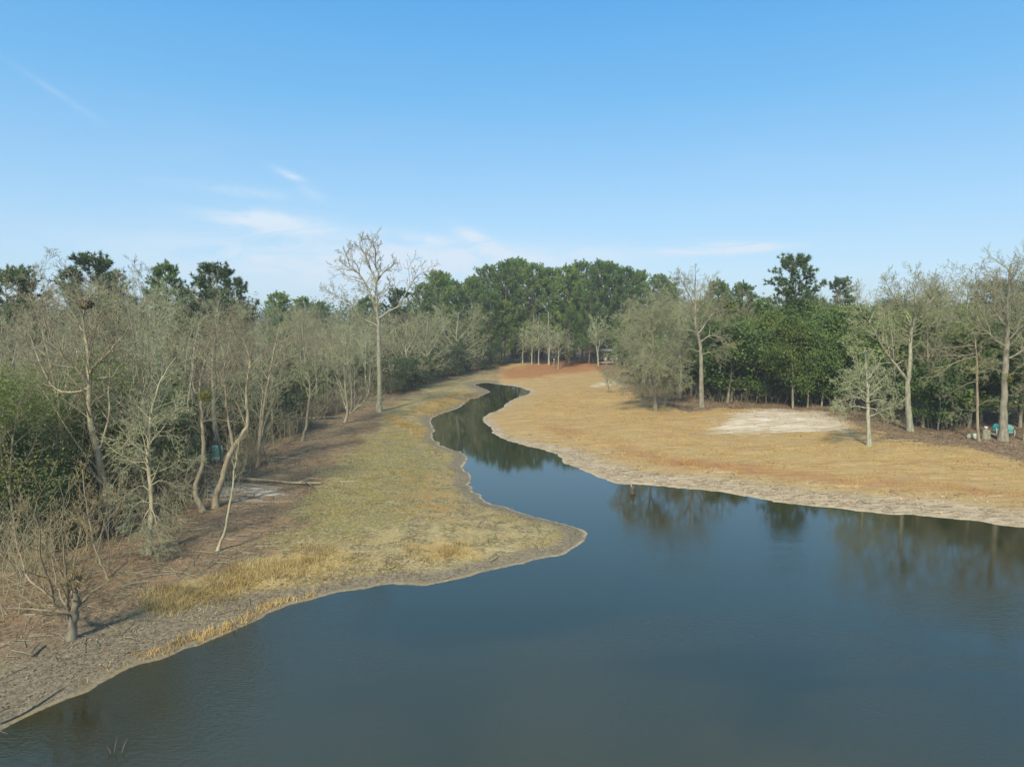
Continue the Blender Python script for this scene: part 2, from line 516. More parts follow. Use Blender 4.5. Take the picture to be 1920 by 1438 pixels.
def ground_material():
    m, b, p = material('terrain_soil_and_grass')
    tc = b.n('ShaderNodeTexCoord').outputs['Object']

    def attr(nm):
        return b.n('ShaderNodeAttribute', attribute_name=nm).outputs['Fac']
    n_big = b.noise(tc, 0.22, 4, 0.6)
    n_mid = b.noise(tc, 1.1, 5, 0.62, 0.3)
    n_fine = b.noise(tc, 6.0, 5, 0.68)
    n_tiny = b.noise(tc, 22.0, 4, 0.7)
    vor = b.n('ShaderNodeTexVoronoi', {'Vector': tc, 'Scale': 7.5, 'Randomness': 1.0})
    leafv = b.n('ShaderNodeSeparateXYZ', {0: vor.outputs['Color']}).outputs[0]
    streak = b.noise(b.n('ShaderNodeMapping', {'Vector': tc, 'Scale': (0.35, 2.6, 1), 'Rotation': (0, 0, 0.35)}), 1.0, 5, 0.65, 0.6)

    def tweak(a, amt=0.5, n=n_mid):          # break a soft mask up with noise
        v = b.m('ADD', a, b.m('MULTIPLY', b.m('SUBTRACT', n, 0.5), amt * 2))
        return b.step(v, 0.3, 0.7)
    # left bank: tan and olive winter grass
    bank = b.mix(b.step(n_mid, 0.34, 0.66), (0.13, 0.108, 0.05), (0.32, 0.25, 0.11))
    bank = b.mix(b.step(n_fine, 0.42, 0.68), bank, (0.38, 0.31, 0.165))
    bank = b.mix(b.m('MULTIPLY', b.step(n_tiny, 0.5, 0.66), 0.6), bank, (0.10, 0.085, 0.04))
    bank = b.mix(b.m('MULTIPLY', tweak(attr('green'), 0.9), b.m('MULTIPLY', b.step(n_mid, 0.35, 0.6), 0.7)), bank, b.mix(b.step(n_fine, 0.35, 0.65), (0.09, 0.095, 0.03), (0.25, 0.225, 0.085)))
    # mown golden lawn
    lawn = b.mix(b.step(streak, 0.34, 0.66), (0.29, 0.19, 0.078), (0.43, 0.30, 0.128))
    lawn = b.mix(b.m('MULTIPLY', b.step(n_big, 0.45, 0.7), 0.6), lawn, (0.34, 0.265, 0.115))
    lawn = b.mix(b.m('MULTIPLY', b.step(n_mid, 0.48, 0.70), 0.55), lawn, (0.30, 0.17, 0.07))
    lawn = b.mix(b.m('MULTIPLY', b.step(n_tiny, 0.5, 0.66), 0.45), lawn, (0.24, 0.15, 0.06))
    lawn = b.mix(b.m('MULTIPLY', b.step(n_fine, 0.5, 0.8), 0.5), lawn, (0.58, 0.44, 0.23))
    c = b.mix(attr('lawn'), bank, lawn)
    # straw and orange patches
    c = b.mix(b.m('MULTIPLY', tweak(attr('straw'), 0.9), 0.5), c, b.mix(n_fine, (0.30, 0.19, 0.055), (0.52, 0.37, 0.14)))
    c = b.mix(b.m('MULTIPLY', b.m('MULTIPLY', attr('orange'), b.step(n_mid, 0.42, 0.66)), 0.8), c, b.mix(n_fine, (0.22, 0.12, 0.045), (0.38, 0.22, 0.08)))
    # leaf litter under the trees
    lit = b.mix(leafv, (0.085, 0.062, 0.035), (0.23, 0.17, 0.10))
    lit = b.mix(b.m('MULTIPLY', b.step(n_mid, 0.40, 0.66), 0.7), lit, (0.245, 0.16, 0.09))
    lit = b.mix(b.m('MULTIPLY', b.step(n_tiny, 0.56, 0.72), 0.6), lit, (0.34, 0.29, 0.19))
    c = b.mix(tweak(attr('wood'), 0.45), c, lit)
    # red pine straw
    c = b.mix(b.m('MULTIPLY', b.m('MULTIPLY', attr('red'), b.step(b.m('ADD', b.m('MULTIPLY', n_mid, 0.6), b.m('MULTIPLY', n_fine, 0.4)), 0.28, 0.55)), 0.9), c, b.mix(n_fine, (0.20, 0.075, 0.03), (0.36, 0.165, 0.07)))
    # pale sand
    sand = b.mix(b.step(streak, 0.36, 0.62), (0.38, 0.30, 0.19), (0.66, 0.60, 0.49))
    sand = b.mix(b.m('MULTIPLY', b.step(n_fine, 0.5, 0.72), 0.5), sand, (0.34, 0.27, 0.17))
    sandn = b.noise(b.n('ShaderNodeMapping', {'Vector': tc, 'Scale': (0.25, 1.9, 1), 'Rotation': (0, 0, -0.12)}), 1.3, 6, 0.7, 0.8)
    c = b.mix(b.m('MULTIPLY', b.step(b.m('ADD', attr('sand'), b.m('MULTIPLY', b.m('SUBTRACT', sandn, 0.5), 4.2)), 0.3, 1.15), 0.92), c, sand)
    # the drawn-down shore: dark mud, pale dried crust, pebbly strip
    d = b.m('ADD', attr('shore'), b.m('MULTIPLY', b.m('SUBTRACT', n_mid, 0.5), 0.9))
    strip_w = b.m('ADD', attr('strip'), b.m('MULTIPLY', b.m('SUBTRACT', n_mid, 0.5), 2.4))
    crn = b.noise(b.n('ShaderNodeMapping', {'Vector': tc, 'Scale': (0.7, 2.6, 1), 'Rotation': (0, 0, 0.12)}), 1.6, 6, 0.68, 0.6)
    crust = b.mix(b.step(crn, 0.34, 0.64), (0.17, 0.125, 0.07), (0.42, 0.335, 0.215))
    crust = b.mix(b.m('MULTIPLY', b.step(n_fine, 0.45, 0.7), 0.5), crust, (0.50, 0.42, 0.29))
    crust = b.mix(b.m('MULTIPLY', b.step(streak, 0.54, 0.72), 0.6), crust, (0.54, 0.47, 0.36))
    crust = b.mix(b.m('MULTIPLY', b.step(n_tiny, 0.56, 0.7), 0.6), crust, (0.20, 0.15, 0.09))
    mud = b.mix(b.step(n_fine, 0.28, 0.74), (0.105, 0.088, 0.055), (0.23, 0.19, 0.125))
    mud = b.mix(b.m('MULTIPLY', b.step(n_tiny, 0.52, 0.66), 0.5), mud, (0.38, 0.33, 0.24))
    shore_c = b.mix(attr('lawn'), mud, crust)
    f = b.m('SUBTRACT', 1.0, b.step(b.m('DIVIDE', d, b.m('MAXIMUM', strip_w, 0.3)), 0.55, 1.25))
    c = b.mix(f, c, shore_c)
    dd = b.m('ADD', attr('shore'), b.m('MULTIPLY', b.m('SUBTRACT', n_fine, 0.5), 0.35))
    rim = b.m('MULTIPLY', b.step(dd, -0.02, 0.08), b.m('SUBTRACT', 1.0, b.step(dd, 0.08, 0.26)))
    c = b.mix(b.m('MULTIPLY', rim, b.m('MULTIPLY', b.step(n_mid, 0.25, 0.6), 0.75)), c, b.mix(b.step(b.n('ShaderNodeSeparateXYZ', {0: tc}).outputs[1], 26, 40), (0.26, 0.20, 0.10), (0.46, 0.39, 0.26)))
    wet = b.m('SUBTRACT', 1.0, b.step(dd, -0.1, 0.04))
    c = b.mix(wet, c, (0.055, 0.048, 0.025))
    tone = b.m('ADD', 0.42, b.m('MULTIPLY', b.m('ADD', b.m('MULTIPLY', n_tiny, 0.6), b.m('MULTIPLY', n_fine, 0.4)), 1.16))
    c = b.mix(1.0, c, b.n('ShaderNodeCombineColor', {0: tone, 1: tone, 2: tone}).outputs[0], 'MULTIPLY')
    b.put(p, 'Base Color', c)
    p.inputs['Roughness'].default_value = 0.95
    p.inputs['Specular IOR Level'].default_value = 0.1
    hgt = b.m('ADD', b.m('MULTIPLY', n_fine, 0.6), b.m('MULTIPLY', n_tiny, 0.4))
    b.put(p, 'Normal', b.n('ShaderNodeBump', {'Strength': 0.7, 'Distance': 0.07, 'Height': hgt}))
    return m


def water_material():
    m, b, p = material('pond_water')
    tc = b.n('ShaderNodeTexCoord').outputs['Object']
    y = b.n('ShaderNodeSeparateXYZ', {0: tc}).outputs[1]
    calm = b.step(y, 44, 20)                                   # the creek lies sheltered between the woods
    patch = b.noise(b.n('ShaderNodeMapping', {'Vector': tc, 'Scale': (0.7, 1.6, 1), 'Rotation': (0, 0, 0.3)}), 0.10, 3, 0.55, 0.6)
    amt = b.m('ADD', 0.02, b.m('MULTIPLY', calm, b.m('ADD', 0.06, b.m('MULTIPLY', b.step(patch, 0.38, 0.62), 0.46))))
    w = b.n('ShaderNodeMapping', {'Vector': tc, 'Scale': (1.0, 1.5, 1), 'Rotation': (0, 0, 0.4)})
    h1 = b.noise(w, 2.2, 3, 0.5, 0.4)
    h2 = b.noise(w, 6.0, 3, 0.55, 0.3)
    hh = b.m('ADD', b.m('MULTIPLY', h1, 0.5), b.m('MULTIPLY', h2, 0.5))
    bp = b.n('ShaderNodeBump', {'Distance': 0.05, 'Height': hh, 'Strength': amt})
    b.put(p, 'Normal', bp)
    murk = b.noise(tc, 0.08, 3, 0.5)
    b.put(p, 'Base Color', b.mix(murk, (0.018, 0.018, 0.008), (0.028, 0.028, 0.014)))
    p.inputs['Roughness'].default_value = 0.04
    p.inputs['Specular Tint'].default_value = (1.0, 0.90, 0.60, 1)          # warm tint put into the reflections so the mirrored sky looks less blue
    p.inputs['IOR'].default_value = 1.92
    p.inputs['Specular IOR Level'].default_value = 0.5
    return m


def plain(name, c1, c2, scale=8.0, rough=0.7, metal=0.0):
    m, b, p = material(name)
    tc = b.n('ShaderNodeTexCoord').outputs['Object']
    b.put(p, 'Base Color', b.mix(b.step(b.noise(tc, scale, 5, 0.65), 0.3, 0.7), c1, c2))
    p.inputs['Roughness'].default_value = rough
    p.inputs['Metallic'].default_value = metal
    return m


# ------------------------------------------------------------------ terrain and water
def axis(fine, lo, hi):
    a = list(fine)
    s = a[-1] - a[-2]
    while a[-1] < hi:
        s *= 1.22
        a.append(a[-1] + s)
    s = a[1] - a[0]
    while a[0] > lo:
        s *= 1.22
        a.insert(0, a[0] - s)
    return np.array(a)


xs = axis(np.arange(-62, 76, 0.45), -1600, 1600)
yy = list(np.arange(14, 66, 0.42))
while yy[-1] < 230:
    yy.append(yy[-1] + min(2.2, 0.42 + (yy[-1] - 66) * 0.012))
ys = axis(np.array(yy), -200, 2400)
GX, GY = np.meshgrid(xs, ys)
X, Y = GX.ravel(), GY.ravel()
Z = height(X, Y)
nx, ny = len(xs), len(ys)
idx = np.arange(nx * ny).reshape(ny, nx)
Q = np.stack([idx[:-1, :-1], idx[:-1, 1:], idx[1:, 1:], idx[1:, :-1]], -1).reshape(-1, 4)
gme = raw_mesh('ground', np.stack([X, Y, Z], 1), quads=Q)
SH = shore(X, Y)
lawn_m = mask(X, Y, LAWN, 0.6, 0.2, 2)
strip_red = smooth(SH, 4.6, 6.2) * (1 - smooth(SH, 6.8, 9.5)) * lawn_m * smooth(fbm(X, Y, 0.10, 12), 0.30, 0.6) * (1 - smooth(Y, 66, 80)) * (1.0 - 0.45 * smooth(X, 14, 22))
def layers(X, Y):
    st = np.zeros(X.shape)
    for i, pl in enumerate(STRAW):
        st = np.maximum(st, mask(X, Y, pl, 0.9, 0.9, 20 + i))
    return st
lay = {
    'shore': SH, 'lawn': lawn_m,
    'strip': np.where(lawn_m > 0.5, 3.8 - 2.7 * smooth(Y, 50, 74) - 1.0 * smooth(X, 24, 40), 1.3 + 1.2 * smooth(Y, 75, 95) + 3.2 * smooth(-X, 8, 13) * (1 - smooth(Y, 25, 31))),
    'wood': np.maximum(np.maximum(mask(X, Y, WOOD_L, 3.0, 2.2, 4), mask(X, Y, WOOD_R, 2.2, 2.0, 6)), smooth(Y, 168, 176)),
    'red': np.maximum(mask(X, Y, RED_FAR, 2.5, 3, 9), strip_red),
    'sand': np.maximum(np.maximum(mask(X, Y, SAND, 2.2, 2.0, 7), mask(X, Y, SAND2, 1.5, 1.2, 7)), 0.8 * mask(X, Y, PALE_L, 1.2, 1.0, 7)),
    'straw': layers(X, Y), 'green': mask(X, Y, GREEN, 4, 2.5, 10),
    'orange': mask(X, Y, ORANGE, 3.0, 3.0, 11),
}
for k, v in lay.items():
    at_ = gme.attributes.new(k, 'FLOAT', 'POINT')
    at_.data.foreach_set('value', np.asarray(v, np.float32))
g = obj('ground', gme, ground_material(), smooth_=True)
tag(g, 'winter ground of golden lawn, grassy bank, leaf litter and bare muddy shore', None, None, 'structure')

wv = [(-260, -180, 0), (420, -180, 0), (420, 130, 0), (-260, 130, 0)]
water = obj('water', raw_mesh('water', wv, quads=[(0, 1, 2, 3)]), water_material())
tag(water, 'dark calm pond water narrowing into a winding creek', None, None, 'structure')

# ------------------------------------------------------------------ tree growing
UP = Vector((0, 0, 1))


class Prm:
    def __init__(s, **k):
        s.__dict__.update(k)


def rvec(r):
    return Vector((r.gauss(0, 1), r.gauss(0, 1), r.gauss(0, 1)))


def branch_off(d, ang, az):
    a = d.cross(UP)
    if a.length < 0.05:
        a = Vector((1, 0, 0))
    a.normalize()
    bb = d.cross(a)
    side = a * math.cos(az) + bb * math.sin(az)
    return (d * math.cos(ang) + side * math.sin(ang)).normalized()


def spawn(ts, pts, rads, L, level, q, r, tips, t0=None):
    """children along a finished branch"""
    if level >= q.maxlev:
        tips.append((pts[-1], (pts[-1] - pts[-2]).normalized()))
        return
    n = q.n[level]
    n = max(1, int(n * r.uniform(0.8, 1.2) + 0.5))
    if t0 is None:
        t0 = q.start[level]
    az = r.uniform(0, 6.28)
    m = len(pts) - 1
    for k in range(n):
        t = t0 + (1 - t0) * (k + r.random()) / n
        f = min(t * m, m - 1e-4)
        i = int(f)
        p = pts[i].lerp(pts[i + 1], f - i)
        d = (pts[i + 1] - pts[i]).normalized()
        ra = rads[i] * (1 - (f - i)) + rads[i + 1] * (f - i)
        az += 2.4 + r.uniform(-0.4, 0.4)
        ang = math.radians(q.ang[level] * r.uniform(0.7, 1.25))
        cd = branch_off(d, ang, az)
        prof = q.prof(t) if (level == 0 and q.prof) else (1 - q.lt * t)
        grow(ts, p, cd, L * q.lr[level] * prof * r.uniform(0.75, 1.15), max(min(ra * q.rr, q.rmax[level + 1]), q.rmin), level + 1, q, r, tips)
    tips.append((pts[-1], (pts[-1] - pts[-2]).normalized()))


def feather(ts, pts, rads, n, Lc, q, r, tips, t0):
    """side branches of about Lc metres along a traced trunk or limb"""
    m = len(pts) - 1
    az = r.uniform(0, 6.28)
    for k in range(n):
        t = t0 + (1 - t0) * (k + r.random()) / n
        f = min(t * m, m - 1e-4)
        i = int(f)
        d = (pts[i + 1] - pts[i]).normalized()
        ra = rads[i] * (1 - (f - i)) + rads[i + 1] * (f - i)
        az += 2.4 + r.uniform(-0.5, 0.5)
        cd = branch_off(d, math.radians(q.ang[1] * r.uniform(0.6, 1.3)), az)
        grow(ts, pts[i].lerp(pts[i + 1], f - i), cd, Lc * (1 - 0.45 * t) * r.uniform(0.6, 1.25), max(min(ra * q.rr, q.rmax[2]), q.rmin), 2, q, r, tips)


def grow(ts, p, d, L, r0, level, q, r, tips):
    k = q.seg[level]
    pts, rads = [p], [r0]
    for i in range(k):
        d = (d + rvec(r) * q.wob[level] + UP * q.trop[level]).normalized()
        p = p + d * (L / k)
        pts.append(p)
        rads.append(max(r0 * (1 - (i + 1) / k * q.taper), q.rmin * 0.7))
    ts[min(level, len(ts) - 1)].add(pts, rads, q.sides[level])
    spawn(ts, pts, rads, L, level, q, r, tips)


BARE = dict(maxlev=4, seg=[7, 5, 4, 3, 1], wob=[0.07, 0.14, 0.17, 0.2, 0.2], trop=[0.03, 0.10, 0.08, 0.06, 0.04], sides=[8, 6, 4, 3, 3],
            n=[14, 8, 6, 4], start=[0.35, 0.25, 0.2, 0.15], ang=[40, 38, 40, 40], lr=[0.5, 0.5, 0.5, 0.55], lt=0.55, rr=0.55,
            rmax=[1, 0.08, 0.038, 0.02, 0.012], rmin=0.0085, taper=0.85, prof=None)


def prm(base=BARE, **k):
    d = dict(base)
    d.update(k)
    return Prm(**d)


def bare_parts(seed, H, r0, q, lean=(0, 0)):
    r = random.Random(seed)
    tk = Tubes()
    ts = [tk, tk, Tubes()]
    tips = []
    d = Vector((lean[0], lean[1], 1)).normalized()
    grow(ts, Vector((0, 0, -0.25)), d, H, r0, 0, q, r, tips)
    flare = Tubes()
    return ts, tips


def parts_to_proto(name, ts, tmat, cmat):
    return [('trunk', ts[0].mesh(name + '_trunk'), [M[tmat]]), ('crown', ts[2].mesh(name + '_crown'), [M[cmat]])]


def place(proto, name, loc, label, cat='tree', group=None, rz=0, sc=1.0):
    e = empty(name, loc, label, cat, group, rz, sc)
    for pn, me, mats in proto:
        obj(pn, me, mats, e, smooth_=(pn == 'trunk' or pn == 'limb'))
    return e


# evergreen broadleaf: skeleton plus leaf clumps
def leafy_proto(name, seed, H, R, z0, nleaf, leaf, tmat, lmat, r0=0.14, squash=1.0, stems=1):
    r = random.Random(seed)
    rs = np.random.RandomState(seed)
    ts, C, N = [Tubes(), Tubes()], [], []
    q = prm(maxlev=2, seg=[6, 4, 3], n=[26, 6], start=[z0 / H, 0.3], ang=[70, 45], lr=[R / H, 0.5], sides=[7, 4, 3], trop=[0.02, 0.02, 0.02],
            prof=lambda t: max(0.22, math.sin(math.pi * (0.18 + 0.80 * (t - z0 / H) / (1 - z0 / H)))) * 1.0, rmax=[1, 0.07, 0.03], lt=0.3)
    tips = []
    for s in range(stems):
        a = r.uniform(0, 6.28)
        ln = 0.0 if stems == 1 else 0.22
        grow(ts, Vector((math.cos(a) * 0.3 * (stems > 1), math.sin(a) * 0.3 * (stems > 1), -0.2)), Vector((math.cos(a) * ln, math.sin(a) * ln, 1)).normalized(),
             H * r.uniform(0.85, 1), r0, 0, q, r, tips)
    tips = [t for t in tips if t[0].z > z0 * 0.75]
    per = max(1, nleaf // len(tips))
    for p, d in tips:
        c = np.array(p)
        dn = np.array(d)
        k = int(per * r.uniform(0.5, 1.5))
        off = rs.normal(size=(k, 3)) * np.array([0.42, 0.42, 0.24]) * squash
        off -= dn * rs.uniform(0, 0.5, size=(k, 1))
        C.append(c + off)
        N.append(rs.normal(size=(k, 3)) * 0.7 + np.array([0, 0, 0.75]) + dn * 0.4)
    C, N = np.concatenate(C), np.concatenate(N)
    LV, LQ = leaf_quads(C, N, rs.uniform(0.7, 1.3, len(C)) * leaf, rs)
    V, Qd = ts[1].arrays()
    me = raw_mesh(name + '_crown', np.concatenate([V, LV]), quads=np.concatenate([Qd, LQ + len(V)]))
    me.materials.append(M['bark_dark'])
    me.materials.append(M[lmat])
    mi = np.zeros(len(me.polygons), np.int32)
    mi[len(Qd):] = 1
    me.polygons.foreach_set('material_index', mi)
    return [('trunk', ts[0].mesh(name + '_trunk'), [M[tmat]]), ('crown', me, None)]


def pine_proto(name, seed, H, R, zc, lmat='pine', r0=0.22, nb=50, lobes=0.0, tuft=18):
    r = random.Random(seed)
    rs = np.random.RandomState(seed)
    ts = [Tubes(), Tubes()]
    pts, rads = [], []
    x = y = 0.0
    for i in range(9):
        t = i / 8
        pts.append(Vector((x, y, -0.3 + (H * 0.97 + 0.3) * t)))
        rads.append(r0 * (1 - 0.85 * t))
        x += r.gauss(0, 0.12)
        y += r.gauss(0, 0.12)
    ts[0].add(pts, rads, 8)
    B, D = [], []
    az = 0
    for k in range(nb):
        t = (k + r.random()) / nb
        z = zc + (H - zc) * t
        az += 2.4 + r.uniform(-0.5, 0.5)
        prof = (0.75 + 0.25 * min(1, t / 0.3)) * math.sqrt(max(0.03, 1 - max(0, (t - 0.3) / 0.7) ** 2.4))
        if lobes and r.random() < lobes:
            continue
        L = R * prof * r.uniform(0.65, 1.15)
        f = z / H * 8
        i = min(7, int(f))
        p = pts[i].lerp(pts[i + 1], f - i)
        d = Vector((math.cos(az), math.sin(az), 0.05 + 0.55 * t + r.uniform(-0.1, 0.15))).normalized()
        bp = [p]
        for s in range(4):
            d = (d + rvec(r) * 0.08 + UP * 0.07).normalized()
            p = p + d * (L / 4)
            bp.append(p)
        ts[1].add(bp, [0.07 * (1 - 0.2 * s) for s in range(5)], 4)
        for s in range(9):
            tt = 0.3 + 0.7 * (s + r.random()) / 9
            f = min(3.99, tt * 4)
            i = int(f)
            q0 = bp[i].lerp(bp[i + 1], f - i)
            dd = branch_off((bp[i + 1] - bp[i]).normalized(), math.radians(r.uniform(25, 65)), r.uniform(0, 6.28))
            dd = (dd + UP * 0.35).normalized()
            l2 = r.uniform(0.55, 1.5)
            q1 = q0 + dd * l2
            ts[1].add([q0, q1], [0.025, 0.012], 3)
            for w in (0.55, 1.0):
                B.append(q0.lerp(q1, w))
                D.append((dd + UP * 0.3).normalized())
        B.append(bp[-1])
        D.append(d)
    B, D = np.array([tuple(v) for v in B]), np.array([tuple(v) for v in D])
    n = len(B)
    dirs = np.repeat(D, tuft, 0) * 0.75 + rs.normal(size=(n * tuft, 3)) * 0.62
    dirs /= np.linalg.norm(dirs, axis=1, keepdims=True)
    base = np.repeat(B, tuft, 0) + rs.normal(size=(n * tuft, 3)) * 0.06
    ln = rs.uniform(0.34, 0.66, n * tuft)
    side = np.cross(dirs, rs.normal(size=dirs.shape))
    side /= np.linalg.norm(side, axis=1, keepdims=True)
    side *= 0.06
    NV = np.stack([base - side, base + side, base + dirs * ln[:, None]], 1).reshape(-1, 3)
    V, Qd = ts[1].arrays()
    me = raw_mesh(name + '_crown', np.concatenate([V, NV]), quads=Qd, tris=np.arange(len(NV)).reshape(-1, 3) + len(V))
    me.materials.append(M['bark_pine'])
    me.materials.append(M[lmat])
    mi = np.zeros(len(me.polygons), np.int32)
    mi[len(Qd):] = 1
    me.polygons.foreach_set('material_index', mi)
    return [('trunk', ts[0].mesh(name + '_trunk'), [M['bark_pine']]), ('crown', me, None)]


# ------------------------------------------------------------------ traced single trees
def tree_from_lines(name, label, base, depth, trunk, limbs, tmat, cmat, q, seed, r0, rtop=None, cat='tree', group=None, lsub=0.45, trunk_start=0.3, thick=0.8,
                    crown_len=3.0, mistletoe=(), spread=1.0, ltmat=None):
    """trunk and limbs follow photo pixels at the tree's own distance; limbs also lean towards or away in depth; twigs grow from them"""
    r = random.Random(seed)
    bp = ground(*base) if depth is None else None
    Yd = bp.y if bp is not None else depth
    origin = bp if bp is not None else at(*base, depth)
    root = empty(name, origin, label, cat, group)
    tw = [Tubes(), Tubes()]
    tips = []

    def line(pix, y0, y1):
        n = len(pix)
        pts = [at(px, py, Yd + y0 + (y1 - y0) * (i / (n - 1)) ** 1.1) - origin for i, (px, py) in enumerate(pix)]
        pts = [Vector(v) for v in crom([tuple(v) for v in pts], 3)]
        out = [pts[0]]
        for v in pts[1:-1]:
            out.append(v + rvec(r) * (0.012 + 0.035 * r0))
        return out + [pts[-1]]
    tp = line([base] + list(trunk), 0, r.uniform(-0.6, 0.6))
    tp[0] = Vector((0, 0, -0.25))
    rtop = rtop if rtop is not None else r0 * 0.35
    n = len(tp)
    tr = [(r0 + (rtop - r0) * (i / (n - 1))) * r.uniform(0.93, 1.07) for i in range(n)]
    tr[0] *= 1.45
    if n > 4:
        tr[1] *= 1.12
    tt = Tubes()
    tt.add(tp, tr, 9)
    obj('trunk', tt.mesh('trunk'), [M[tmat]], root, True)
    Lr = 0
    if trunk_start is not None:
        feather([tw[0], tw[1]], tp, tr, int(10 + q.n[1]), crown_len, q, r, tips, trunk_start)
    for lb in limbs:
        pix, ra = lb[0], lb[1]
        dy = lb[2] if len(lb) > 2 else r.uniform(-1, 1) * spread * len(pix) * 0.35
        sx, sy = pix[0]
        lp = line(pix, 0, dy)
        # start each limb on the trunk's axis
        near = min(tp, key=lambda v: (v - lp[0]).length)
        if (near - lp[0]).length < 2.2 * r0 + 0.6:
            lp[0] = lp[0].lerp(near, 0.6)
        m_ = len(lp)
        ra *= thick
        lr_ = [max(ra * (1 - 0.88 * i / (m_ - 1)) * r.uniform(0.85, 1.12), q.rmin) for i in range(m_)]
        lt = Tubes()
        lt.add(lp, lr_, 7)
        obj('limb', lt.mesh('limb'), [M[ltmat or tmat]], root, True)
        Lr = sum((lp[i + 1] - lp[i]).length for i in range(m_ - 1))
        feather([tw[0], tw[1]], lp, lr_, int(min(q.n[1] * 1.5, max(4, q.n[1] * Lr * 0.32))), max(crown_len * 0.5, Lr * 0.5), q, r, tips, 0.2)
    obj('crown', tw[1].mesh('crown'), [M[cmat]], root)
    rs = np.random.RandomState(seed)
    for mx, my, rad in mistletoe:
        c = np.array(at(mx, my, Yd - 0.2) - origin)
        k = 260
        v = rs.normal(size=(k, 3))
        v /= np.linalg.norm(v, axis=1, keepdims=True)
        pos = c + v * (rs.uniform(0.2, 1, size=(k, 1)) ** 0.5) * rad
        LV, LQ = leaf_quads(pos, v + rs.normal(size=(k, 3)) * 0.5, rs.uniform(0.09, 0.16, k), rs)
        obj('mistletoe_foliage', raw_mesh('mistletoe', LV, quads=LQ), [M['mistletoe']], root)
    return root


Q_HERO = prm(n=[0, 9, 6, 5], lr=[0.5, 0.5, 0.5, 0.55], ang=[48, 48, 44, 42], rr=0.5, rmax=[1, 0.15, 0.045, 0.026, 0.017], rmin=0.012)
Q_FINE = prm(n=[0, 11, 8, 6], lr=[0.5, 0.5, 0.5, 0.55], ang=[48, 50, 46, 44], rr=0.5, rmax=[1, 0.11, 0.05, 0.028, 0.02], rmin=0.013)
Q_NEAR = prm(n=[0, 7, 5, 4], lr=[0.5, 0.36, 0.5, 0.5], ang=[48, 42, 42, 40], rr=0.5, rmax=[1, 0.06, 0.032, 0.018, 0.012], rmin=0.008, trop=[0.03, 0.12, 0.12, 0.1, 0.06])
Q_DROOP = prm(n=[0, 18, 8, 4], lr=[0.5, 0.42, 0.5, 0.5], ang=[60, 48, 44, 42], rr=0.5, rmax=[1, 0.07, 0.04, 0.022, 0.014], rmin=0.009, trop=[0.0, -0.06, -0.05, -0.02, 0])

# the tall lone tree on the left bank
tree_from_lines('bare_tree', 'tallest leafless tree, thick pale trunk and twisting limbs high above the left wood', (711, 772), None,
                [(712, 735), (711, 698), (710, 650), (710, 615), (707, 587), (706, 560), (705, 531)],
                [([(707, 587), (697, 559), (685, 531), (671, 512), (655, 496), (648, 473)], 0.20),
                 ([(671, 512), (652, 500), (634, 488)], 0.09), ([(648, 478), (655, 466), (662, 462)], 0.06),
                 ([(705, 531), (701, 517), (692, 498), (685, 478), (676, 464), (674, 454)], 0.17),
                 ([(705, 531), (710, 514), (703, 495), (705, 476), (701, 462), (699, 452)], 0.16),
                 ([(709, 523), (721, 509), (735, 500), (739, 488)], 0.12), ([(685, 478), (693, 466), (706, 458)], 0.07),
                 ([(708, 553), (720, 548), (729, 537), (732, 524)], 0.10),
                 ([(711, 598), (729, 584), (746, 576), (760, 553), (771, 531), (788, 514), (808, 508)], 0.16, 2.5),
                 ([(709, 612), (690, 602), (674, 594), (664, 584), (660, 570)], 0.13, -1.5),
                 ([(674, 594), (655, 566), (634, 556), (614, 545)], 0.09, 2.0), ([(708, 640), (722, 628), (738, 622)], 0.06),
                 ([(711, 700), (725, 690), (738, 694)], 0.04), ([(697, 559), (682, 545), (668, 541)], 0.07)],
                'bark_grey', 'twig_brown', prm(n=[0, 9, 6, 4], lr=[0.5, 0.32, 0.5, 0.5], ang=[48, 48, 46, 44], rr=0.5, wob=[0.07, 0.2, 0.24, 0.24, 0.2], rmax=[1, 0.09, 0.06, 0.042, 0.032], rmin=0.022),
                11, 0.34, 0.12, trunk_start=0.72, crown_len=2.2, thick=1.0, ltmat='bark_grey')

# right-hand lawn-edge trees
tree_from_lines('bare_tree', 'big grey leafless oak with wide arching limbs at the lawn edge, evergreens to one side', (1316, 764), None,
                [(1315, 735), (1315, 705), (1314, 675), (1313, 651), (1308, 626), (1303, 600), (1304, 572), (1303, 545), (1304, 520)],
                [([(1314, 641), (1328, 631), (1343, 630), (1360, 639), (1368, 654)], 0.15), ([(1311, 626), (1326, 602), (1335, 590), (1352, 566)], 0.16),
                 ([(1308, 624), (1281, 618), (1269, 631), (1262, 653)], 0.13), ([(1302, 602), (1296, 592), (1289, 582), (1267, 563), (1252, 550), (1230, 556)], 0.15),
                 ([(1304, 590), (1318, 565), (1330, 540), (1340, 525)], 0.13), ([(1304, 575), (1290, 550), (1280, 528), (1270, 520)], 0.12),
                 ([(1314, 660), (1290, 655), (1275, 665)], 0.09), ([(1314, 665), (1340, 660), (1356, 676)], 0.09), ([(1343, 630), (1356, 612), (1366, 600)], 0.08)],
                'bark_grey', 'twig_grey', Q_FINE, 12, 0.33, 0.06, trunk_start=0.45, crown_len=4.5, mistletoe=((1270, 527, 0.6), (1316, 568, 0.7)))

